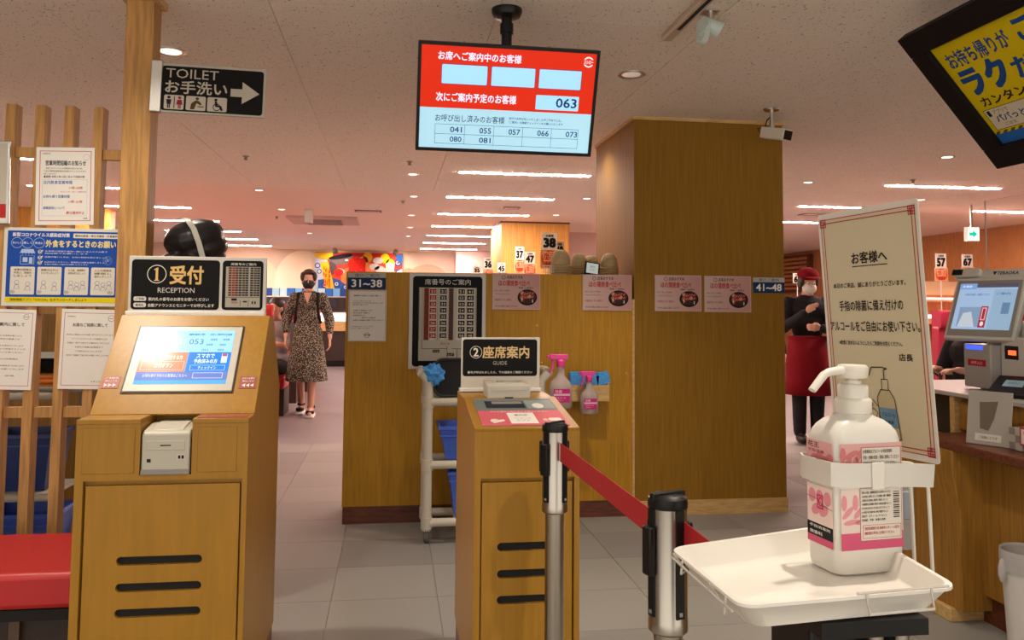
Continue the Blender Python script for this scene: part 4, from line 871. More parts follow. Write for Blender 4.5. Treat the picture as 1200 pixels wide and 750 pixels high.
def quad(v):
    a = (v[0] + .14) / .28; c = (v[1] + .116) / .232
    P0, P1, P2, P3 = (-.132, -.122), (.150, -.094), (.178, .197), (-.137, .098)
    return (((P0[0] * (1 - a) + P1[0] * a) * (1 - c) + (P3[0] * (1 - a) + P2[0] * a) * c), ((P0[1] * (1 - a) + P1[1] * a) * (1 - c) + (P3[1] * (1 - a) + P2[1] * a) * c), v[2])
vs_ = [quad(v) for v in vs_]
part('tray_body', B().add(vs_, fs_), mat('tray_white', (.78, .75, .69), .3), t)
for pts in ([(-.142, -.08, .030), (-.144, -.08, .012), (-.130, -.05, .008), (-.142, -.03, .030)], [(-.142, .06, .030), (-.144, .06, .014), (-.130, .08, .010), (-.142, .095, .030)], [(.015, -.116, .033), (.015, -.121, .012), (.10, -.121, .012), (.10, -.116, .033)], [(-.143, -.10, .021), (-.143, .10, .024)], [(.0, -.1205, .036), (.12, -.1205, .036)]):
    pts = [quad(q) for q in pts]; part('clear_holder', B().tube(pts, .0016, 6), mat('clear_rod', (.75, .70, .64), .15, trans=.4), t)
BR = math.radians(7); bo = (.630, 1.072, .9275)
t = thing('sanitizer_bottle', 'large milky pump bottle of hand sanitizer with pink labels', 'bottle', bo, BR); t.scale = (1.2, 1.1, .957)
MILK = mat('milky_plastic', (.80, .76, .70), .28, trans=.12, sss=.15)
b = B()
def bring(sx, sy, z, r): return [(x, y, z) for x, y in rrect(-sx, -sy, sx, sy, r, 5)]
rg = [bring(.040, .026, 0, .014), bring(.0445, .0305, .004, .014), bring(.0455, .0315, .012, .014), bring(.0455, .0315, .172, .014), bring(.0448, .0308, .184, .014), bring(.0425, .029, .194, .014), bring(.038, .0265, .202, .014), bring(.031, .023, .209, .013), bring(.0235, .0205, .2135, .0175), bring(.0195, .0185, .217, .0175), bring(.0185, .0180, .222, .0175)]
n_ = len(rg[0]); vs_ = [v for q in rg for v in q]
fs_ = [(j * n_ + i, j * n_ + (i + 1) % n_, (j + 1) * n_ + (i + 1) % n_, (j + 1) * n_ + i) for j in range(len(rg) - 1) for i in range(n_)] + [tuple(range(n_)), tuple(range((len(rg) - 1) * n_, len(rg) * n_))]
part('bottle_body', b.add(vs_, fs_), MILK, t)
part('collar', B().lathe([(.0195, .217), (.0235, .219), (.0235, .236), (.0215, .239), (.0195, .240), (.0195, .256), (.017, .259), (.001, .259)], n=32, sx=.86, sy=.92), WHITEP, t)
part('pump_stem', B().cyl((0, 0, .255), (0, 0, .272), .0065).cyl((0, 0, .258), (0, 0, .264), .010), WHITEP, t)
R2 = Matrix.Rotation(-BR, 4, 'Z')
hb = B().lathe([(.0165, .268), (.0175, .272), (.0175, .283), (.0155, .286), (.001, .287)], n=28)
hb.tube([(0, 0, .279), (-.014, -.002, .279), (-.034, -.004, .2765), (-.041, -.005, .273), (-.060, -.010, .252)], [.0085, .0066, .0055, .0052, .0048], 12)
part('pump_nozzle', hb, WHITEP, t)
# labels wrap round three faces
def lab(name, w_, h_, z, M_, fn, label=None):
    p = Pan(w_, h_, eps=.0002, rough=.4); fn(p); o = p.build(name, t, label); o.data.transform(M_ @ Matrix.Translation((0, 0, z))); return o
F_ = Matrix.Translation((0, -.0317, 0))
S_l = Matrix.Translation((-.0457, 0, 0)) @ Matrix.Rotation(math.radians(-90), 4, 'Z')
def f_top(p):
    p.rect(0, 0, 1, 1, 'd8a4a0')
    for k in range(7): p.ell(.04 + .07 * k, .35 + .3 * (k % 2), .05, .24, 'c87878', L=2, rot=30 * (k % 3))
    p.rect(.33, .12, .98, 1, 'd4ccc0', L=3).frame(.33, .12, .98, 1.1, .02, 'b05860', L=4).tiny([('お客様各位:アルコール手指消毒剤', 0, .8), ('手指・皮膚の洗浄・消毒に使用してください', 0, 1), ('使用後は手によくすり込んでください', 0, .9), ('火気の近くでは使用しないこと', 0, .8)], .36, .2, .95, .98, '50403c', L=4)
def f_bot(p):
    p.rect(0, 0, 1, 1, 'dcc8c0').rect(0, .72, 1, 1, 'cc5878', L=2)
    for k in range(6): p.ell(.05 + .06 * k, .22 + .16 * (k % 3), .045, .13, 'd89098', L=2, rot=40 * (k % 3))
    p.rect(.30, .0, .98, .86, 'd4ccc0', L=3).frame(.30, -.02, .98, .86, .008, 'b05860', L=4).tiny([('【使用上の注意】 1.使用期限を過ぎたものは使わないでください', 0, 1), ('2.次の部位には使用しないこと 目の周囲・粘膜・損傷皮膚', 0, 1), ('3.原液のまま使用し用途外に使用しないこと', 0, .9), ('4.長時間又は広範囲に使用する場合は注意すること', 0, 1), ('5.引火性があるので火気に近づけないこと', 0, .95), ('6.小児の手の届かない所に保管すること', 0, .9), ('【成分】 エタノール グリセリン', 0, .85), ('【用途】 手指・皮膚の消毒', 0, .8)], .33, .04, .80, .56, '403834', L=4)
    for k in range(14): p.rect(.84, .06 + .032 * k, .94, .06 + .032 * k + (.02 if k % 3 else .012), '3c3430', L=4)
    p.frame(.34, .60, .96, .82, .006, 'c04850', L=4).tiny([('指定医薬部外品 消毒用エタノール配合', 0, 1), ('開封後は早めにお使いください', 0, .85)], .37, .63, .93, .79, 'b84048')
def s_top(p):
    p.rect(0, 0, 1, 1, 'e0a8a8'); p.text('花王', .06, .06, .5, .24, '302828', .01, L=2).text('手指消毒', .06, .30, .7, .40, 'a04850', L=2)
    for k in range(4): p.ell(.3 + .2 * k, .65 - .1 * (k % 2), .14, .2, 'd07c80', L=2, rot=30)
def s_bot(p):
    p.rect(0, 0, 1, 1, 'e4ccc4').rect(0, .66, 1, .88, '1c1a1c', L=2).rect(0, .88, 1, 1, 'cc5878', L=2)
    for k in range(5): p.ell(.2 + .15 * k, .2 + .22 * (k % 2), .14, .12, 'd88c98', L=2, rot=50 * (k % 2))
    p.frame(.40, .16, .64, .40, .025, 'c83858', L=3).text('C', .46, .20, .58, .36, 'c83858', .02).line([(.0, .22), (.4, .25), (.64, .33), (1, .36)], .008, '603840', L=4).text('手指消毒剤', .1, .69, .9, .74, 'd8d4d0', L=3).text('無香料', .1, .79, .6, .85, 'd8d4d0')
lab('front_label', .080, .042, .159, F_, f_top, 'pink label with printed white panel'); lab('front_label', .080, .082, .077, F_, f_bot, 'pink label with small print and barcode')
lab('side_label', .050, .042, .159, S_l, s_top); lab('side_label', .050, .082, .077, S_l, s_bot)
t = thing('bottle_strap', 'wide milky plastic strap holding the sanitizer bottle to its wire frame', 'strap', (.630, 1.072, 1.048), BR); t.scale = (1.2, 1.13, 1.1)
pts = [(.083, -.030, .004), (.052, -.0375, .008), (-.040, -.0375, .012)] + [(-.052, -.032, .013), (-.0535, .02, .012), (-.046, .037, .012), (.045, .038, .008), (.083, .034, .004)]
part('band', B().ribbon(pts, (0, 0, 1), .028, .0022), mat('milky_strap', (.80, .76, .70), .3, trans=.25), t, bev=.0)
part('buckle', BX(-.006, -.041, -.006, .010, -.0385, .026), mat('milky_strap2', (.72, .68, .62), .3), t, bev=.001)
t = thing('wire_support', 'white bent wire frame rising from the tray behind the bottle', 'frame', (.712, 1.08, .930))
part('wire', B().tube([(.03, -.01, -.015), (.028, -.01, .06), (.026, -.01, .105), (.018, -.01, .128), (0, -.01, .136), (-.04, -.0, .138), (-.04, .03, .138), (0, .03, .136), (.018, .03, .125), (.026, .03, .105), (.028, .03, .06), (.03, .03, -.015)], .0026, 8), WHITEP, t)
part('wire', B().tube([(.03, -.01, -.015), (-.06, .0, -.018), (-.06, .03, -.018), (.03, .03, -.015)], .0026, 8), WHITEP, t)
t = thing('card_holder', 'clear acrylic card pocket with a grey clip hanging beside the bottle', 'holder', (.735, 1.13, .985))
part('pocket', BX(-.022, 0, -.055, .022, .003, .06), mat('clear_pocket', (.55, .55, .53), .15, trans=.6), t, bev=.001)
part('clip', BX(-.010, -.006, -.01, .012, .008, .03), mat('grey_clip', (.28, .30, .34), .4), t, bev=.002)
# laminated sign behind the bottle
a = Vector((.748, 1.376, 1.442)); b2 = Vector((.792, 1.153, 1.449)); c2 = Vector((.813, 1.153, 1.046)); d2 = Vector((.773, 1.376, 1.043))
u_ = ((b2 - a) + (c2 - d2)).normalized(); v_ = ((a - d2) + (b2 - c2)); v_ = (v_ - u_ * v_.dot(u_)).normalized(); cen = (a + b2 + c2 + d2) / 4
sup = [(.80, 1.25)]
w_, h_ = .2275, .403
t = thing('laminated_sign', 'laminated cream notice with red border standing behind the sanitizer bottle', 'sign', cen)
t.rotation_euler = Matrix((u_, v_.cross(u_), v_)).transposed().to_euler()
part('lamination', B().prism(rrect(-w_ / 2, -h_ / 2, w_ / 2, h_ / 2, .006), 'y', 0, .0008), mat('laminate_cream', (.80, .76, .68), .12, spec=.6), t)
Mi = (Matrix.Translation(cen) @ Matrix((u_, v_.cross(u_), v_)).transposed().to_4x4()).inverted()
part('support_rod', B().cyl(Mi @ Vector((.795, 1.275, 1.20)), Mi @ Vector((.795, 1.275, .01)), .004, n=10), GREYD, t); part('foot', B().cyl(Mi @ Vector((.795, 1.275, .012)), Mi @ Vector((.795, 1.275, 0)), .07, n=24), BLACK, t)
part('back_sheet', BX(-w_ / 2 + .006, .0009, -h_ / 2 + .008, w_ / 2 - .006, .0014, h_ / 2 - .008), mat('paper', (.76, .73, .68), .7), t)
p = Pan(w_ - .014, h_ - .020, rough=.25)
p.rect(0, 0, 1, 1, 'd6cbac').frame(.0, .0, 1, 1, .004, 'c04858', L=2).frame(.03, .017, .97, .983, .0045, 'b83848')
for cx, cy in ((.03, .017), (.97, .017), (.03, .983), (.97, .983)):
    for q in range(4): p.rect(cx - .035 + .02 * q, cy - .018, cx - .027 + .02 * q, cy + .018, 'b83848', L=3).rect(cx - .035, cy - .018 + .0115 * q, cx + .035, cy - .014 + .0115 * q, 'b83848')
T_ = '2c2824'
p.text('お客様へ', .33, .165, .70, .215, T_, .02, L=3).line([(.33, .226), (.70, .226)], .004, T_).text('本日のご来店、誠にありがとうございます。', .10, .295, .86, .318, T_, .015)
p.text('手指の除菌に備え付けの', .15, .375, .82, .42, T_, .015).text('アルコールをご自由にお使い下さい。', .03, .465, .96, .51, T_, .015).text('※飲食に含めないようにしたらご利用をお控えください。', .12, .55, .78, .57, T_, .01).text('店長', .74, .60, .87, .628, T_, .02)
K = '3c322a'
p.poly([(.49, .79), (.53, .755), (.62, .755), (.665, .79), (.70, .955), (.52, .955)], 'c4b690', L=3).poly([(.505, .83), (.675, .83), (.69, .91), (.515, .91)], '6c94b0', L=4)
p.line([(.49, .79), (.53, .755), (.62, .755), (.665, .79), (.70, .955), (.52, .955), (.49, .79)], .0035, K, L=5).line([(.545, .755), (.545, .71), (.61, .71), (.61, .755)], .0035, K).line([(.575, .71), (.575, .67), (.61, .665), (.56, .66), (.45, .663), (.42, .70)], .005, K).text('アルコール', .53, .85, .66, .865, '34586c').text('消毒液', .55, .88, .64, .895, '34586c')
for k in range(4):
    x0 = .22 + .045 * k; y0 = .745 + .035 * k
    p.line([(x0, y0 + .02), (x0 + .03, y0), (x0 + .09, y0 - .012), (x0 + .13, y0 + .005), (x0 + .11, y0 + .025), (x0 + .06, y0 + .022), (x0 + .03, y0 + .035)], .0035, '4c3828', L=5)
p.line([(.22, .765), (.19, .755), (.20, .735), (.26, .75)], .0035, '4c3828').line([(.38, .87), (.46, .90), (.50, .88), (.50, .83), (.44, .80)], .0035, '4c3828')
p.build('print', t)

# =================================================================== FRAMED MENU BOARD OVERHEAD
v_ = Vector((-.645, 0, .764)).normalized(); u_ = Vector((0, -1, 0)); y_ = v_.cross(u_)
Lb, Hb = 1.35, .66
cen = Vector((1.994, 3.0, 2.358)) - v_ * Hb / 2 + u_ * Lb / 2
t = thing('framed_menu_board', 'dark framed yellow takeaway board hung slanting at the upper right', 'sign', cen)
t.rotation_euler = Matrix((u_, y_, v_)).transposed().to_euler()
FRM = mat('dark_frame', (.008, .005, .005), .6, spec=.2); fw = .095
for nm, q in (('frame_rail', (-Lb / 2, -.02, Hb / 2 - fw, Lb / 2, .02, Hb / 2)), ('frame_rail', (-Lb / 2, -.02, -Hb / 2, Lb / 2, .02, -Hb / 2 + fw)), ('frame_rail', (-Lb / 2, -.02, -Hb / 2 + fw, -Lb / 2 + fw, .02, Hb / 2 - fw)), ('frame_rail', (Lb / 2 - fw, -.02, -Hb / 2 + fw, Lb / 2, .02, Hb / 2 - fw))):
    part(nm, BX(*q), FRM, t, bev=.004)
part('backing', BX(-Lb / 2, .02, -Hb / 2, Lb / 2, .026, Hb / 2), FRM, t)
part('hanging_wire', B().cyl((-.5, .03, .3), tuple(Matrix((u_, y_, v_)) @ (Vector((cen.x + .15, cen.y + .5, CEIL)) - cen)), .002, n=6), BLACK, t)
part('hanging_wire', B().cyl((.4, .03, .3), tuple(Matrix((u_, y_, v_)) @ (Vector((cen.x + .15, cen.y - .4, CEIL)) - cen)), .002, n=6), BLACK, t)
Wp, Hp = Lb - 2 * fw, Hb - 2 * fw
p = Pan(Wp, Hp, rough=.4); p.rect(0, 0, 1, 1, 'dcc414').rect(0, .905, 1, 1, '2868b8', L=2)
for k in range(30): p.poly([(k / 30, .905), (k / 30 + .018, .905), (k / 30 + .03, .88), (k / 30 + .012, .88)], '5c5418', L=3)
Bl = '204c90'
p.text('お持ち帰りが', .03, .09, .30, .24, Bl, .02, L=3).text('こんなにも', .34, .04, .80, .26, Bl, .03).text('ラク', .03, .27, .22, .51, Bl, .045).text('だった!', .245, .33, .55, .50, Bl, .03).text('カンタン3ステップ', .04, .55, .46, .64, '2c2418', .02)
for k, (a, c) in enumerate((('アプリで', 'パパっと'), ('お店で', 'サッと'), ('おうちで', 'パクッと'))):
    x = .02 + .2 * k; p.rect(x, .665, x + .185, .87, 'd8d0b8', r=.01, L=3).frame(x, .665, x + .185, .87, .005, '2c2c20', L=4).text('%d' % (k + 1), x + .01, .68, x + .024, .735, '2c2418', L=5).text(a, x + .035, .685, x + .10, .72, '2c2418').text(c, x + .03, .735, x + .155, .80, Bl, .02).text('ご注文', x + .05, .815, x + .10, .845, '2c2418')
p.ell(.70, .60, .18, .16, 'c83c1c', L=3).text('寿司', .62, .52, .78, .68, 'e8dcc0', .03, L=4).build('print', t)

# =================================================================== REGISTER COUNTER
t = thing('register_counter', 'wooden register counter with a red brown ledge along the right side', 'counter', (2.3, 3.13, 0))
part('front_panel', BX(.10, -2.2, .12, .13, .12, .70), OAK, t)
part('plinth', BX(.13, -2.2, 0, .16, .12, .12), MAHOG, t)
part('end_panel', BX(.0, .13, .055, .5, .9, .70), OAK, t)
part('end_plinth', BX(-.02, .05, 0, .5, .9, .055), LIGHTW, t, bev=.004)
part('pilaster', B().prism([(.0, .055), (.0, .45), (-.03, .60), (-.03, .70), (.14, .70), (.14, .055)], 'y', .0, .13), OAK, t, bev=.003)
part('ledge', BX(-.03, -2.2, .70, .24, .25, .735), MAHOG, t, bev=.006)
part('riser', BX(.22, -2.2, .735, .26, .08, .885), OAK, t)
part('riser_corner', B().prism([(.22, .735), (.22, .84), (.24, .875), (.27, .885), (.50, .885), (.50, .735)], 'y', .08, .30), OAK, t, bev=.012)
part('worktop', BX(.20, -2.2, .885, 1.0, .90, .905), mat('grey_worktop', (.45, .42, .38), .3), t, bev=.004)
part('display_case', BX(.26, .32, .70, .62, .66, .884), mat('dark_glass_case', (.03, .028, .03), .08), t, label='dark glass display case')
part('edge_rail', BX(.21, .31, .70, .26, .34, .884), LIGHTW, t)
part('body', BX(.5, -2.2, 0, 1.0, .90, .884), OAK, t)
# register
WP2 = mat('register_white', (.56, .54, .49), .35)
t = thing('cash_register', 'off white touch screen cash register on the counter', 'cash register', (2.86, 3.45, .905))
part('tower', BX(-.09, -.26, 0, .12, .16, .10), WP2, t, bev=.01); part('column', BX(-.06, -.14, .10, .10, .15, .32), WP2, t, bev=.01)
part('back_body', BX(-.02, -.75, .02, .26, -.20, .46), mat('register_body', (.42, .44, .42), .4), t, bev=.01)
th = math.radians(-68); uu = Vector((math.cos(th), math.sin(th), 0)); nh = Vector((math.sin(th), -math.cos(th), 0)); tau = math.radians(24)
vv = (Vector((0, 0, 1)) * math.cos(tau) - nh * math.sin(tau)).normalized(); yy = vv.cross(uu)
Rm = Matrix((uu, yy, vv)).transposed().to_4x4()
Mm = Matrix.Translation((-.11, .03, .385)) @ Rm
Mm = Mm @ Matrix.Translation((-.04, 0, 0)); mo = sub('monitor', BX(-.165, 0, -.165, .165, .035, .15), WP2, t, Mm, bev=.006)
sub('screen_bezel', BX(-.152, -.003, -.15, .152, 0, .135), GREYD, mo, Mm, bev=.002)
p = Pan(.272, .235, emit=.62, rough=.3); p.rect(0, 0, 1, 1, '9ab8dc').rect(0, 0, 1, .09, '504c58', L=2).rect(0, 0, .3, .13, '7c9cd4', L=3).text('お会計', .05, .04, .22, .09, 'e0e8f4', L=4).text('お会計内容をご確認ください', .12, .22, .55, .27, '5070a0', L=3).text('ご案内', .66, .2, .9, .25, '5070a0').rect(.62, .13, 1, 1, '8cacc8', L=2)
p.rect(.08, .52, .46, .95, '7c98b8', L=2).poly([(.10, .95), (.16, .65), (.30, .62), (.40, .95)], 'b8c4d0', L=3).rect(.46, .50, .58, .96, '9c2c3c', L=3).frame(.48, .53, .56, .80, .02, 'd0b0b8', L=4).ell(.52, .88, .03, .05, 'e0d8dc', L=4).rect(.80, .42, .93, .66, '6080a4', L=3)
o = p.build('screen', mo); o.data.transform(Mm @ Matrix.Translation((0, -.0035, .0)))
hd = sub('header', BX(-.13, .02, .155, .34, .075, .205), WP2, t, Mm, bev=.008)
p = Pan(.12, .022); p.text('▼TERAOKA', 0, .1, 1, .9, '28241f', .02); o = p.build('lettering', hd); o.data.transform(Mm @ Matrix.Translation((.05, .0195, .182)))
sc2 = sub('scanner', B().prism(rrect(-.20, .16, -.06, .205, .018), 'y', .0, .075), WP2, t, Mm, bev=.006); sub('lens', BX(-.196, -.004, .167, -.146, .0005, .196), BLACK, sc2, Mm)
part('bill_unit', BX(-.17, -.02, .01, -.065, .16, .21), mat('printer_grey', (.36, .34, .32), .4), t, bev=.006)
p = Pan(.12, .03); p.rect(0, 0, 1, 1, 'b02430').text('紙幣入口', .2, .25, .8, .75, 'e8d0d0', L=2); o = p.build('red_label', t); o.data.transform(Matrix.Translation((-.171, .07, .125)) @ Matrix.Rotation(math.radians(-90), 4, 'Z'))
part('blue_lamp', BX(-.174, .03, .185, -.168, .14, .205), mat('blue_led', (.05, .10, .8), .4, emit=1.2), t)
part('coin_unit', BX(-.12, -.17, .06, -.055, -.02, .25), WP2, t, bev=.008); part('coin_mouth', BX(-.123, -.13, .15, -.118, -.05, .21), BLACK, t); part('red_lamp', BX(-.126, -.12, .17, -.122, -.075, .19), mat('red_led', (1, .08, .02), .4, emit=2.5), t)
t = thing('payment_terminal', 'black card terminal with a small pale screen in front of the register', 'terminal', (2.60, 3.24, .906), math.radians(-60))
part('terminal_body', B().prism([(-.06, 0), (-.06, .02), (.08, .085), (.10, .08), (.10, 0)], 'x', -.05, .12), BLACK, t, bev=.006)
p = Pan(.08, .055, emit=.3); p.rect(0, 0, 1, 1, '7c9098').text('お支払い', .2, .3, .8, .6, '304048', L=2); o = p.build('screen', t); o.data.transform(Matrix.Translation((.035, .015, .0565)) @ Matrix.Rotation(math.radians(-64), 4, 'X'))
part('side_terminal', B().prism([(-.03, 0), (-.03, .03), (.06, .10), (.09, .09), (.09, 0)], 'x', .14, .21), BLACK, t, bev=.005)
t = thing('card_display', 'grey translucent card stand with a white label on the ledge', 'stand', (2.36, 3.04, .736), math.radians(-72)); t.rotation_euler = (math.radians(-10), 0, math.radians(-62))
part('sleeve', BX(-.085, 0, 0, .085, .004, .215), mat('grey_sleeve', (.36, .33, .29), .2), t, bev=.002); part('foot', BX(-.08, .004, 0, .08, .06, .004), mat('grey_sleeve', (.36, .33, .29), .2), t)
p = Pan(.10, .028); p.rect(0, 0, 1, 1, 'c8c4b8').text('ご自由にどうぞ', .15, .3, .85, .7, '504840', L=2).build('white_label', t, loc=(-.0, -.0005, .03)); 
p = Pan(.13, .14); p.poly([(.2, .15), (.75, .1), (.65, .6), (.5, .95), (.25, .9)], '6c6054').build('print', t, loc=(0, -.0005, .12))
t = thing('checker_box', 'grey checkered box with a red edged price tag on the ledge', 'box', (2.42, 2.80, .736))
part('box_body', BX(-.03, -.16, 0, .09, .16, .085), mat('box_grey', (.22, .20, .18), .6), t, bev=.003)
for i in range(9):
    for j in range(3):
        if (i + j) % 2: part('check', BX(-.0325, -.16 + i * .0355, .002 + j * .028, -.030, -.16 + i * .0355 + .0355, .002 + j * .028 + .028), mat('check_pale', (.40, .37, .33), .6), t)
pt = part('price_tag', BX(-.040, -.02, .025, -.036, .09, .095), mat('red_tag', (.5, .03, .05), .5), t)
p = Pan(.095, .055); p.rect(0, 0, 1, 1, 'd8d0c4').text('ガリ', .1, .1, .35, .35, '40302c', L=2).text('¥110', .2, .5, .85, .85, 'b83040', L=2); o = p.build('print', pt); o.data.transform(Matrix.Translation((-.0405, .035, .06)) @ Matrix.Rotation(math.radians(-90), 4, 'Z'))
for y in (2.90, 2.80):
    t = thing('black_bottle', 'small black capped bottle behind the checkered box, %s one' % ('farther' if y > 2.85 else 'nearer'), 'bottle', (2.50, y, .822), group='small black bottles')
    part('bottle_body', B().lathe([(.02, 0), (.022, .004), (.022, .03), (.018, .036)], n=16), BLACK, t); part('cap', B().lathe([(.016, .036), (.016, .055), (.001, .056)], n=16), BLACK, t)
for i_, t in enumerate([o for o in COL.objects if o.name.startswith('black_bottle')]): t.location.z = .736; t.location.x = 2.515 - .0; 
for t in [o for o in COL.objects if o.name.startswith('black_bottle')]:
    for ch in t.children: ch.scale = (1.1, 1.1, 2.4)
t = thing('counter_shield', 'thin clear acrylic shield with a pale edge above the register', 'screen', (2.80, 3.1, .906))
part('clear_sheet', BX(0, -1.2, 0, .004, .90, .95), CLEAR, t); part('sheet_edge', BX(-.001, .899, 0, .005, .904, .95), mat('acrylic_edge', (.62, .56, .52), .3), t)
t.location.x = 3.13
t = thing('waste_bin', 'white bin with a plastic bag liner at the lower right', 'bin', (2.31, 2.78, 0)); t.scale = (.62, .62, 1)
part('bin_body', B().lathe([(.11, 0), (.115, .01), (.145, .38), (.14, .38), (.11, .012), (.001, .012)], n=36), mat('bin_white', (.60, .57, .54), .4), t)
part('bag_liner', B().lathe([(.150, .33), (.153, .36), (.154, .39), (.150, .405), (.140, .398), (.125, .30)], n=36), mat('bag_plastic', (.70, .68, .66), .25, trans=.5), t)
part('bag_knot', B().ball((-.155, .02, .33), .03, (1, .8, 1.5), 10), mat('bag_plastic', (.70, .68, .66), .25, trans=.5), t)
t = thing('floor_sticker', 'white and teal guide sticker on the floor behind the tray', 'sticker', (1.80, 2.98, .0003))
p = Pan(.40, .30); p.rect(0, 0, 1, 1, '3c9088').rect(.04, .05, .96, .95, 'c8c8bc', L=2).text('間隔をあけて', .15, .2, .85, .45, '3c7c78', L=3).text('お並びください', .15, .55, .85, .8, '3c7c78').build('sheet', t).data.transform(Matrix.Rotation(math.radians(-90), 4, 'X') @ Matrix.Scale(1, 4))

# =================================================================== PEOPLE
V = Vector
LEOP = mat('leopard_dress', (.30, .23, .13), .85); nt = LEOP.node_tree
tc = nt.nodes.new('ShaderNodeTexCoord'); vo = nt.nodes.new('ShaderNodeTexVoronoi'); vo.inputs['Scale'].default_value = 75; cr = nt.nodes.new('ShaderNodeValToRGB')
e = cr.color_ramp.elements; e[0].position = .34; e[0].color = (.40, .36, .27, 1); e[1].position = .42; e[1].color = (.035, .03, .018, 1)
nt.links.new(tc.outputs['Object'], vo.inputs['Vector']); nt.links.new(vo.outputs['Distance'], cr.inputs[0]); nt.links.new(cr.outputs[0], nt.nodes['Principled BSDF'].inputs['Base Color'])
# woman walking towards the camera
t = thing('person', 'woman in a patterned midi dress and black mask walking up the aisle', 'person', (-.955, 9.72, 0))
hc, L, M = head_caps((.0, .0, 1.535), (.06, -1, -.05))
legs = [((-.075, .05, .86), .085, (-.085, .12, .50), .055), ((-.085, .12, .50), .052, (-.075, .26, .12), .036), ((-.075, .26, .12), .036, (-.075, .27, .075), .034), ((-.075, .30, .05), .034, (-.08, .17, .045), .030), ((-.08, .17, .045), .03, (-.082, .12, .04), .024),
        ((.075, -.0, .86), .085, (.07, -.08, .48), .055), ((.07, -.08, .48), .052, (.06, -.05, .12), .036), ((.06, -.03, .085), .035, (.06, -.13, .05), .032), ((.06, -.13, .05), .032, (.06, -.19, .042), .026)]
torso = [('e', (0, .02, .93), (.155, .11, .13)), ('e', (0, .02, 1.12), (.125, .09, .16)), ('e', (0, .02, 1.29), (.150, .095, .12)), ((0, .02, 1.38), .06, (0, .0, 1.47), .05)]
arms = [((-.165, .02, 1.345), .048, (-.235, .06, 1.10), .038), ((-.235, .06, 1.10), .036, (-.235, -.02, .90), .026), ((.165, .02, 1.345), .048, (.235, .05, 1.10), .038), ((.235, .05, 1.10), .036, (.255, -.03, .89), .026)]
arms += hand((-.235, -.02, .895), (-.02, -.15, -1), (0, -1, 0), (1, 0, 0)) + hand((.255, -.03, .885), (.02, -.1, -1), (0, -1, 0), (-1, 0, 0))
body = blob('body', hc + legs + torso + arms, SKIN, t, .0095, 3)
dress = [('e', (0, .02, .93), (.175, .135, .15)), ('e', (0, .02, 1.10), (.142, .108, .17)), ('e', (0, .02, 1.28), (.166, .112, .12)), ((-.155, .02, 1.345), .062, (-.238, .06, 1.10), .060), ((-.238, .06, 1.10), .062, (-.238, .0, .965), .042),
         ((.155, .02, 1.345), .062, (.238, .05, 1.10), .060), ((.238, .05, 1.10), .062, (.250, -.01, .955), .042), ('e', (0, .02, 1.395), (.10, .075, .035))]
dr = blob('dress', dress, LEOP, t, .011, 3)
sk = B(); prof = [(.150, .94), (.182, .80), (.205, .62), (.222, .46), (.228, .40), (.222, .40)]
nn = 40; vs_ = []
for j, (r_, z) in enumerate(prof):
    for i in range(nn):
        a = 2 * math.pi * i / nn; f_ = 1 + (.05 * math.sin(7 * a) + .03 * math.sin(11 * a + 1)) * min(1, (.94 - z) * 2.2)
        vs_.append((r_ * f_ * math.cos(a) + .0, .0 + r_ * .86 * f_ * math.sin(a) - .0 * (.94 - z), z))
part('skirt', sk.add(vs_, [(j * nn + i, j * nn + (i + 1) % nn, (j + 1) * nn + (i + 1) % nn, (j + 1) * nn + i) for j in range(len(prof) - 1) for i in range(nn)]), LEOP, dr)
part('belt', B().lathe([(.140, .985), (.146, .99), (.146, 1.01), (.140, 1.015)], (0, .02, 0), 36, sy=.78), LEOP, dr)
# v neck
part('neckline', B().add([(-.045, -.090, 1.40), (.045, -.090, 1.40), (0, -.1015, 1.27), (0, -.085, 1.40)], [(0, 2, 3), (3, 2, 1)]), SKIN, dr)
HB = mat('brown_hair', (.055, .028, .018), .55)
hr = blob('hair', [('e', L(0, .03, .05), (.088, .098, .088), M), ('e', L(0, .045, .0), (.086, .078, .09), M), ('e', L(.0, .115, -.02), (.045, .045, .05), M), ('e', L(-.07, -.02, .05), (.026, .05, .055), M), ('e', L(.07, -.02, .05), (.026, .05, .055), M), ('e', L(0, -.052, .10), (.055, .042, .026), M)], HB, t, .008, 3)
part('face_mask', B().ball(L(0, -.042, -.038), 1, (.067, .068, .062), 20, M=M), mat('black_mask', (.015, .015, .017), .8), t)
eyes(L, M, 1, t)
for sx in (-1, 1):
    part('bag_strap', B().ribbon([(sx * .105, .10, 1.30), (sx * .105, .06, 1.405), (sx * .105, -.02, 1.40), (sx * .112, -.098, 1.30), (sx * .125, -.095, 1.14), (sx * .145, .02, 1.05)], (1, 0, 0), .03, .006), BLACK, t)
for x, y, z in ((-.078, .20, 0.0), (.06, -.08, 0)):
    sh = part('sandal', B().prism([(y + .135 + (.0), z), (y - .125, z), (y - .135, z + .02), (y - .12, z + .032), (y + .13, z + .035)], 'x', x - .045, x + .045), mat('white_sole', (.7, .68, .65), .5), t, bev=.008)
    part('sandal_strap', B().lathe([(.046, .045), (.048, .05), (.045, .075), (.042, .078)], (x, y - .06, z), 20, sy=1.0), BLACK, sh)
    part('ankle_strap', B().lathe([(.043, .095), (.045, .10), (.044, .118), (.041, .12)], (x, y + .07, z), 20), BLACK, sh)
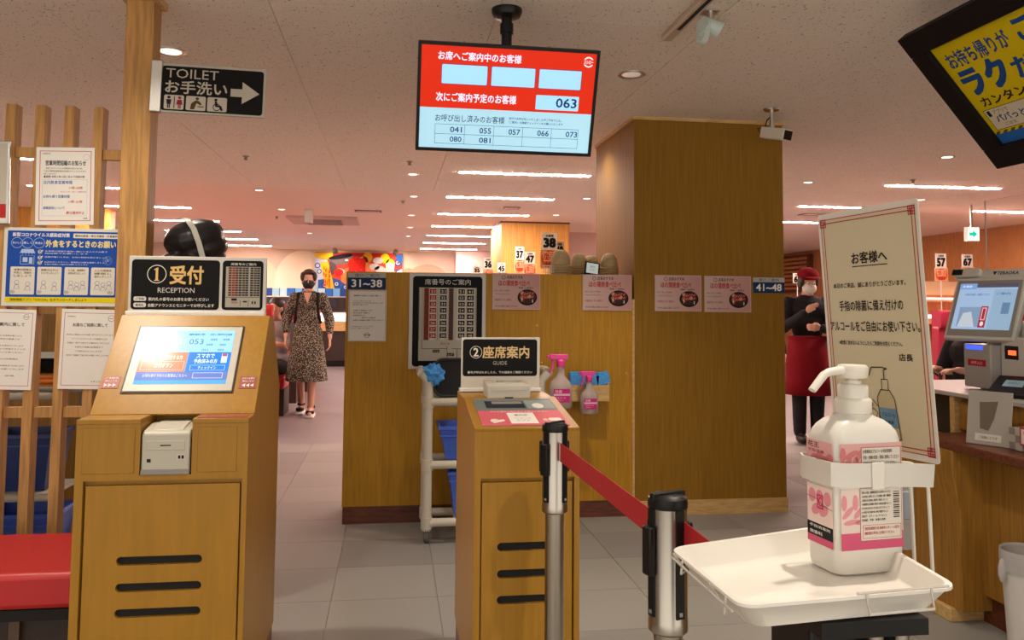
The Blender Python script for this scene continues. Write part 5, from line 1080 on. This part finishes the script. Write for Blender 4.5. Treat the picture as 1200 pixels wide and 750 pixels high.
# staff woman in red cap, standing at the right
def staff(x, y, s, rz, label, hairc, topc, apron=None, cap=None, maskc=None, arms_up=True, trousers=BLACKC, head_d=(0.1, -1, -.2)):
    t = thing('person', label, 'person', (x, y, 0), rz); t.scale = (s, s, s)
    hc, L, M = head_caps((.0, -.02, 1.53), head_d)
    torso = [('e', (0, .02, .93), (.165, .115, .13)), ('e', (0, .02, 1.12), (.14, .10, .16)), ('e', (0, .02, 1.29), (.165, .105, .12)), ((0, .02, 1.38), .06, (0, .0, 1.47), .05)]
    if arms_up: ar = [((-.175, .02, 1.345), .05, (-.235, -.02, 1.10), .042), ((-.235, -.02, 1.10), .038, (-.10, -.24, 1.24), .028), ((.175, .02, 1.345), .05, (.22, -.02, 1.08), .042), ((.22, -.02, 1.08), .038, (.06, -.26, 1.10), .028)]; h = hand((-.10, -.24, 1.24), (.5, -.5, .5), (0, 0, 1), (1, 0, 0)) + hand((.06, -.26, 1.10), (-1, -.3, .1), (0, 0, 1), (0, 1, 0))
    else: ar = [((-.175, .02, 1.345), .05, (-.22, .03, 1.08), .042), ((-.22, .03, 1.08), .038, (-.21, -.06, .86), .028), ((.175, .02, 1.345), .05, (.22, .03, 1.08), .042), ((.22, .03, 1.08), .038, (.21, -.06, .86), .028)]; h = hand((-.21, -.06, .86), (0, -.2, -1), (0, -1, 0), (1, 0, 0)) + hand((.21, -.06, .86), (0, -.2, -1), (0, -1, 0), (-1, 0, 0))
    ft = [((sx * .08, .04, .06), .04, (sx * .085, -.12, .045), .034) for sx in (-1, 1)] + [((sx * .08, .03, .10), .04, (sx * .08, .02, .5), .05) for sx in (-1, 1)] + [((sx * .08, .02, .5), .05, (sx * .08, .02, .9), .08) for sx in (-1, 1)]
    blob('body', hc + torso + ar + h + ft, SKIN, t, .0105, 3)
    sh = [(a, b_ + .014, c, d + .014) for a, b_, c, d in ar] + [('e', q[1], tuple(v + .016 for v in q[2])) for q in torso if q[0] == 'e'] + [('e', (0, .01, 1.40), (.085, .07, .03))]
    blob('shirt', sh, topc, t, .012, 3)
    tr = [((sx * .085, .02, .90), .098, (sx * .085, .02, .50), .075) for sx in (-1, 1)] + [((sx * .085, .02, .50), .075, (sx * .082, .03, .10), .06) for sx in (-1, 1)] + [('e', (0, .02, .93), (.178, .128, .12))]
    blob('trousers', tr, trousers, t, .013, 3)
    for sx in (-1, 1): part('shoe', B().ball((sx * .083, -.045, .045), 1, (.05, .135, .045), 16), BLACK, t)
    if apron:
        b = B(); n = 18; vs_ = []
        for z, r_ in ((1.0, .180), (.80, .205), (.60, .215), (.46, .222)):
            for i in range(n + 1):
                a = math.radians(180 + 180 * i / n); f_ = 1 + .03 * math.sin(5 * a) * (1.0 - z) * 2; vs_.append((r_ * f_ * math.cos(a), .02 + r_ * .82 * f_ * math.sin(a), z))
        b.add(vs_, [(j * (n + 1) + i, j * (n + 1) + i + 1, (j + 1) * (n + 1) + i + 1, (j + 1) * (n + 1) + i) for j in range(3) for i in range(n)])
        o = part('apron', b, apron, t); md = o.modifiers.new('s', 'SOLIDIFY'); md.thickness = .006
        part('apron_tie', B().lathe([(.176, .98), (.184, .985), (.184, 1.02), (.176, 1.025)], (0, .02, 0), 32, sy=.80), apron, o)
    blob('hair', [('e', L(0, .03, .05), (.088, .100, .086), M), ('e', L(0, .055, -.01), (.084, .07, .085), M), ('e', L(-.07, -.01, .02), (.024, .045, .06), M), ('e', L(.07, -.01, .02), (.024, .045, .06), M)] + ([] if cap else [('e', L(0, -.055, .10), (.06, .042, .028), M)]), hairc, t, .008, 3)
    eyes(L, M, 1, t)
    if maskc: part('face_mask', B().ball(L(0, -.042, -.038), 1, (.067, .068, .062), 20, M=M), maskc, t)
    if cap:
        b = B().ball(L(0, .012, .085), 1, (.100, .112, .070), 20, M=M)
        c_ = part('cap', b, cap, t); part('peak', B().ball(L(0, -.115, .075), 1, (.07, .06, .010), 16, M=M), cap, c_)
    return t, L, M
staff(3.93, 7.45, .985, math.radians(-12), 'staff member in a red cap, black shirt and long red apron', HAIR, BLACKC, REDC, REDC, WHITEC)
staff(3.80, 8.15, .955, math.radians(10), 'dark haired person in black half hidden behind the column', HAIR, BLACKC, None, None, WHITEC, False)
# staff member behind the reception kiosk: big black cap above the sign
t, L, M = staff(-.795, 3.58, .955, math.radians(-35), 'staff member in a bulky black cap, head showing above the reception sign', HAIR, BLACKC, None, None, WHITEC, False, head_d=(-.5, -1, -.35))
cp = blob('cap', [('e', L(0, .015, .085), (.120, .130, .082), M), ('e', L(.0, .03, .03), (.112, .118, .065), M), ('e', L(-.035, .02, .105), (.115, .115, .062), M), ('e', L(0, -.10, .035), (.072, .045, .014), M)], mat('black_satin', (.012, .011, .013), .38), t, .008, 3)
part('cap_streak', B().ribbon([L(.128, -.01, -.01), L(.132, -.01, .06), L(.118, -.01, .125), L(.07, -.01, .166), L(.01, -.01, .178)], M @ V((0, 1, 0)), .022, .004), mat('grey_streak', (.5, .48, .42), .4), cp)  # pale grey streak from the crown down one side of the cap
# seated guests
def seated(x, y, s, rz, label, topc, seat=.43, armup=False):
    t = thing('person', label, 'person', (x, y, 0), rz); t.scale = (s, s, s)
    hc, L, M = head_caps((0, -.02, 1.17), (0, -1, -.2))
    to = [('e', (0, .02, .58), (.165, .13, .12)), ('e', (0, .02, .76), (.14, .10, .16)), ('e', (0, .02, .93), (.165, .105, .12)), ((0, .02, 1.02), .055, (0, 0, 1.10), .048)]
    ar = [((sx * .175, .02, .99), .05, (sx * .225, -.06, .76), .042) for sx in (-1, 1)]; fo = [((sx * .225, -.06, .76), .038, (sx * .11, -.30, .80), .028) for sx in (-1, 1)]
    h = hand((-.11, -.30, .80), (.3, -1, 0), (1, 0, 0), (0, 0, -1)) + hand((.11, -.30, .80), (-.3, -1, 0), (-1, 0, 0), (0, 0, -1))
    lg = [((sx * .09, .0, .53), .085, (sx * .10, -.42, .52), .06) for sx in (-1, 1)] + [((sx * .10, -.42, .50), .055, (sx * .10, -.40, .09), .038) for sx in (-1, 1)] + [((sx * .10, -.40, .05), .036, (sx * .10, -.54, .04), .03) for sx in (-1, 1)]
    blob('body', hc + to + ar + fo + h + lg, SKIN, t, .0115, 3)
    blob('shirt', [(a, b_ + .014, c, d + .014) for a, b_, c, d in ar] + [('e', q[1], tuple(v + .016 for v in q[2])) for q in to if q[0] == 'e'], topc, t, .013, 3)
    blob('trousers', [(a, b_ + .014, c, d + .014) for a, b_, c, d in lg[:4]] + [('e', (0, .02, .56), (.175, .14, .10))], BLACKC, t, .014, 3)
    blob('hair', [('e', L(0, .03, .05), (.088, .100, .086), M), ('e', L(0, .055, -.01), (.084, .07, .085), M)], HAIR, t, .009, 3); eyes(L, M, 1, t)
    return t
seated(-1.34, 10.0, 1.03, math.radians(-25), 'guest sitting in a red booth beside the aisle, behind the kiosk edge', mat('grey_shirt', (.25, .22, .22), .9))
seated(4.78, 6.35, .98, math.radians(-72), 'guest in black with one bare forearm, seated left of the register', BLACKC)

# =================================================================== DINING ROOM
def booth_seat(x, y, rz, label, L_=1.1, col=REDV):
    t = thing('booth_bench', label, 'bench', (x, y, 0), rz, 'red booth benches')
    part('base', BX(-L_ / 2, -.24, 0, L_ / 2, .24, .30), mat('dark_bench_base', (.035, .018, .012), .6), t)
    part('seat', BX(-L_ / 2, -.26, .30, L_ / 2, .22, .44), col, t, bev=.02)
    part('backrest', BX(-L_ / 2, .14, .44, L_ / 2, .24, 1.08), col, t, bev=.02)
    part('headrest', B().prism(rrect(.10, 1.06, .26, 1.26, .05), 'x', -L_ / 2 + .02, L_ / 2 - .02), col, t)
    return t
for x, y, rz, n_ in ((-1.85, 8.62, 0, 'red booth bench nearest the reception kiosk, facing away'), (-1.85, 9.98, 0, 'red booth bench behind the walking woman'), (-1.85, 11.2, 180, 'red booth bench third along the left aisle'), (-1.85, 12.6, 0, 'red booth bench fourth along the left aisle'), (-1.85, 14.3, 0, 'farthest red booth bench on the left aisle')):
    booth_seat(x, y, math.radians(rz), n_, 1.3)
def table(x, y, label, top=LIGHTW):
    t = thing('dining_table', label, 'table', (x, y, 0), group='dining tables')
    part('table_top', BX(-.60, -.32, .70, .60, .32, .735), top, t, bev=.005); part('leg', BX(-.05, -.05, .02, .05, .05, .70), BLACK, t); part('foot', BX(-.25, -.2, 0, .25, .2, .02), BLACK, t)
table(-2.05, 9.3, 'pale dining table between the red booths on the left')
table(-2.05, 11.95, 'pale dining table deeper between the red booths')
# service lane at the far end
t = thing('far_counter', 'long wooden service counter under the big fish banner', 'counter', (-1.6, 17.2, 0))
part('front', BX(-2.0, 0, .12, 1.9, .5, .72), mat('dark_lane', (.03, .018, .014), .5), t); part('worktop', BX(-2.0, -.05, .72, 1.9, .5, .90), LIGHTW, t)
part('lit_lane', BX(-2.0, -.02, .92, 1.9, .02, 1.08), mat('lit_lane', (1, .85, .95), .5, emit=2.2, ecol=(1, .80, .88)), t, label='glowing white conveyor strip')
part('upper_shelf', BX(-2.0, .0, 1.10, 1.9, .3, 1.40), mat('dark_lane', (.03, .018, .014), .5), t); part('plinth', BX(-2.0, .02, 0, 1.9, .48, .12), BLACK, t)
for k in range(9): part('menu_screen', BX(-1.9 + .42 * k, -.03, 1.18, -1.62 + .42 * k, -.005, 1.36), mat('dark_screen', (.03, .03, .045), .2), t)
p = Pan(3.9, .16, emit=.5)
for k in range(26): p.rect(k / 26, 0, (k + 1) / 26 - .003, 1, ('3060a8', '6898c0', '284078', '88b0b8', 'a8c0c8')[k % 5])
p.build('blue_band', t, label='blue picture band', loc=(-.05, -.012, 1.50)); part('band_board', BX(-2.0, -.01, 1.42, 1.9, .02, 1.58), BLACK, t)
# banner
t = board('fish_banner', 'big colourful fish banner with a red 超 hanging on the far wall', 'banner', -.76, 18.80, 1.985, 1.92, .86, .006, mat('banner_cloth', (.6, .55, .5), .8))
p = Pan(1.92, .86, eps=.0015, rough=.8)
p.rect(0, 0, 1, 1, 'c8463c').rect(0, .0, 1, .10, 'b83028', L=2).poly([(0, .02), (.2, .0), (.2, .16), (.1, .2), (0, .14)], 'dcb430', L=3).poly([(0, .14), (.14, .2), (.12, 1), (0, 1)], 'b0bcd4', L=3)
p.poly([(.04, .72), (.2, .66), (.42, .8), (.42, 1), (.04, 1)], '38589c', L=4)
for cx, cy, r in ((.03, .35, .07), (.05, .5, .06), (.12, .85, .1), (.25, .82, .09), (.35, .9, .08), (.95, .25, .1), (.96, .5, .09), (.93, .75, .12), (.2, .95, .07)): p.ring(cx, cy, r, r * .35, '2c4c98', L=5, n=18).ring(cx, cy, r * .5, r * .2, 'd8dce4', L=5.5, n=14)
p.ell(.30, .18, .14, .13, '6c6468', L=6, rot=-8).ell(.29, .11, .14, .06, '241c24', L=7, rot=-10).ell(.36, .20, .02, .025, 'e4e0dc', L=8).poly([(.17, .22), (.24, .32), (.26, .48), (.19, .60), (.15, .38)], '54484c', L=6.5)
p.poly([(.30, .48), (.55, .18), (.66, .30), (.72, .5), (.62, .86), (.40, .9), (.30, .75)], 'd87c50', L=7)
for cx, cy, c in ((.60, .12, 'd8a438'), (.55, .22, 'e0b040'), (.80, .14, 'd0c020'), (.86, .28, 'dcd428'), (.78, .55, 'c8d040'), (.70, .6, 'd87830'), (.90, .6, 'e0c830'), (.35, .6, 'b8844c'), (.45, .75, 'c09060')): p.ell(cx, cy, .055, .13, c, L=8, n=14)
for cx, cy in ((.72, .20), (.74, .42), (.68, .36), (.85, .45), (.28, .5)): p.ell(cx, cy, .06, .085, 'c4c0c0' if cx > .5 else 'c8b8a8', L=9, n=16)
p.ell(.27, .52, .055, .10, 'c82c28', L=9.5, n=14).poly([(.06, .26), (.15, .24), (.23, .97), (.135, 1.0)], 'e0b830', L=10).text('うまい魚', .098, .34, .178, .92, 'c43020', .03, L=11)
p.text('超', .385, .16, .575, .60, 'c82420', .07, L=12).text('超', .39, .17, .57, .59, 'd82c24', .02, L=13).ell(.86, .36, .05, .12, 'e0dcd4', L=12).ring(.86, .36, .075, .02, 'a8a49c', L=13).poly([(.915, .05), (1, .02), (1, .3), (.95, .22)], '2c60b0', L=12).poly([(.93, .5), (1, .4), (1, .62)], 'd8e0ec', L=12)
p.build('print', t)
# number signs above the booths
def number(x, y, z, w_, h_, n, label, extra=True, zz=None):
    t = thing('number_sign', label, 'sign', (x, y, 0), group='booth number signs')
    part('card', BX(-w_ / 2, -.003, z - h_ / 2, w_ / 2, .003, z + h_ / 2), mat('card_white', (.72, .68, .60), .6), t)
    p = Pan(w_, h_, eps=.0012); p.text(n, .14, .34, .86, .88, '16120f', .055).text('お座席', .25, .09, .75, .25, '2c2420', .03).build('print', t, y=-.003, loc=(0, 0, z))
    if extra:
        q = thing_part = part('offer_card', BX(-w_ * .6, -.006, z - h_ / 2 - .15, w_ * .6, -.002, z - h_ / 2 - .002), mat('card_white', (.72, .68, .60), .6), t)
        p = Pan(w_ * 1.2, .148, eps=.0012); p.rect(.02, .03, .98, .97, 'dc9858').ell(.5, .5, .46, .46, 'd8582c', L=2).text('復活', .15, .15, .80, .60, 'f0d8b0', .06, L=3).text('復活', .16, .17, .79, .58, 'c02c18', .02, L=4).text('大切り', .25, .66, .75, .90, '8c2018', .02, L=4).build('print', q, y=-.006, loc=(0, 0, z - h_ / 2 - .076))
    part('pole', B().cyl((0, .006, .01), (0, .006, z), .006, n=8), WHITEP, t); part('foot', B().lathe([(.001, .012), (.09, .01), (.10, 0)], n=16), WHITEP, t)
def at(px, py, Y):
    r = Vector(((px - 600) / 970, -(py - 295) / 970, -1)); d = _x * r.x + _y * r.y - _z * (-r.z) * -1 if 0 else _x * r.x + _y * r.y + _z * r.z
    return d * (Y / d.y) + Vector((0, 0, 1.28))
for px0, py0, px1, py1, Y_, n, lb, ex in ((635, 273, 653, 292, 6.2, '38', 'largest booth number sign, 38, above the bowl stacks', 1), (650, 283, 661, 301, 7.3, '48', 'booth number sign 48 half hidden behind sign 38', 0), (604, 289, 614, 304, 9.4, '37', 'booth number sign 37 left of sign 47', 1),
    (615, 295, 627, 309, 8.6, '47', 'booth number sign 47 beside sign 37', 1), (567, 302, 577, 315, 10.6, '36', 'booth number sign 36 above the orange card', 1), (555, 312, 563, 320, 12.6, '35', 'small booth number sign 35, lowest on the partition edge', 0), (583, 308, 592, 319, 11.2, '45', 'small booth number sign 45 right of sign 36', 0),
    (1096, 297, 1109, 314, 8.6, '57', 'booth number sign 57 with an orange offer below, in front of the wooden wall', 1), (1127, 298, 1140, 313, 8.6, '67', 'booth number sign 67 above the register scanner', 1), (929, 320, 940, 332, 10.9, '65', 'booth number sign 65 above the staff in the red cap', 0)):
    a = at(px0, py0, Y_); b2 = at(px1, py1, Y_); number((a.x + b2.x) / 2, Y_, (a.z + b2.z) / 2, b2.x - a.x, a.z - b2.z, n, lb, ex)
# right hand booths
BEIGE = mat('beige_band', (.62, .46, .26), .6)
t = thing('booth_divider', 'wooden booth divider with a beige top band and pink lit strips', 'partition', (7.2, 9.1, 0))
part('panel', BX(-1.2, 0, 0, 1.5, .12, 1.44), WARMW, t); part('top_band', BX(-1.2, -.012, 1.44, 1.5, .13, 1.60), BEIGE, t, label='pale beige top band')
part('lit_strip', BX(-1.2, -.14, 1.385, 1.5, -.11, 1.405), mat('pink_strip', (1, .7, .8), .5, emit=2.5, ecol=(1, .62, .72)), t, label='glowing pink strip'); part('lit_strip', BX(-1.2, -.26, 1.165, 1.5, -.22, 1.205), mat('pink_strip', (1, .7, .8), .5, emit=2.5, ecol=(1, .62, .72)), t, label='glowing pink strip')
part('lane_shelf', BX(-1.2, -.22, 1.10, 1.5, 0, 1.165), LIGHTW, t); part('lane_shelf', BX(-1.2, -.11, 1.36, 1.5, 0, 1.385), LIGHTW, t)
for x, w_, lb in ((-.85, .10, 'small dark dish on the lane shelf, left one'), (-.55, .16, 'small dark dish on the lane shelf, middle one'), (-.25, .14, 'small dark dish on the lane shelf, right one')):
    q = thing('serving_dish', lb, 'dish', (7.2 + x, 9.02, 1.166), group='dishes on the lane shelf'); part('dish', B().lathe([(w_ * .25, 0), (w_ * .5, .02), (w_ * .48, .024), (w_ * .2, .006)], n=16), BLACK, q); part('food', B().ball((0, 0, .022), w_ * .3, (1, 1, .5), 10), mat('plum_food', (.12, .03, .06), .5), q)
booth_seat(6.6, 8.05, 0, 'dark red booth bench behind the guest at the right', 1.6, mat('plum_vinyl', (.35, .02, .05), .45))
table(5.05, 7.0, 'pale dining table in front of the guest at the right')
t = thing('dining_table', 'small lit table with a wooden tray and white paper left of the register', 'table', (3.93, 5.6, 0), group='dining tables')
part('table_top', BX(-.35, -.4, .585, .45, .4, .62), mat('pale_table', (.66, .56, .58), .3), t, bev=.004); part('leg', BX(-.04, -.04, 0, .04, .04, .585), BLACK, t)
t = thing('wooden_tray', 'orange brown wooden tray on the small table by the guest', 'tray', (4.02, 5.7, .6205)); part('tray_body', BX(-.17, -.13, 0, .13, .13, .03), mat('orange_wood', (.5, .18, .05), .5), t, bev=.004); part('rim', BX(-.17, -.135, .03, .13, -.12, .04), LIGHTW, t)
t = thing('sauce_box', 'pale wooden condiment box standing on the tray', 'box', (4.03, 5.72, .651)); part('box_body', BX(-.09, -.06, 0, .10, .06, .09), LIGHTW, t, bev=.003); part('jar', B().cyl((.05, 0, .09), (.05, 0, .15), .022), CLEAR, t); part('jar', B().cyl((-.04, 0, .09), (-.04, 0, .13), .022), BLACK, t)
# louvred wooden panel on the right wall
t = thing('louvre_panel', 'slatted wooden louvre panel near the far end of the right wall', 'panel', (8.60, 17.0, 0))
part('frame', BX(0, -.75, 1.6, .11, .75, 2.40), MAHOG, t)
lm = BX(-.02, -.68, 0, .0, .68, .05).mesh('slat', WARMW)
for k in range(8): link('slat', lm, t).location = (0, 0, 1.66 + .09 * k)
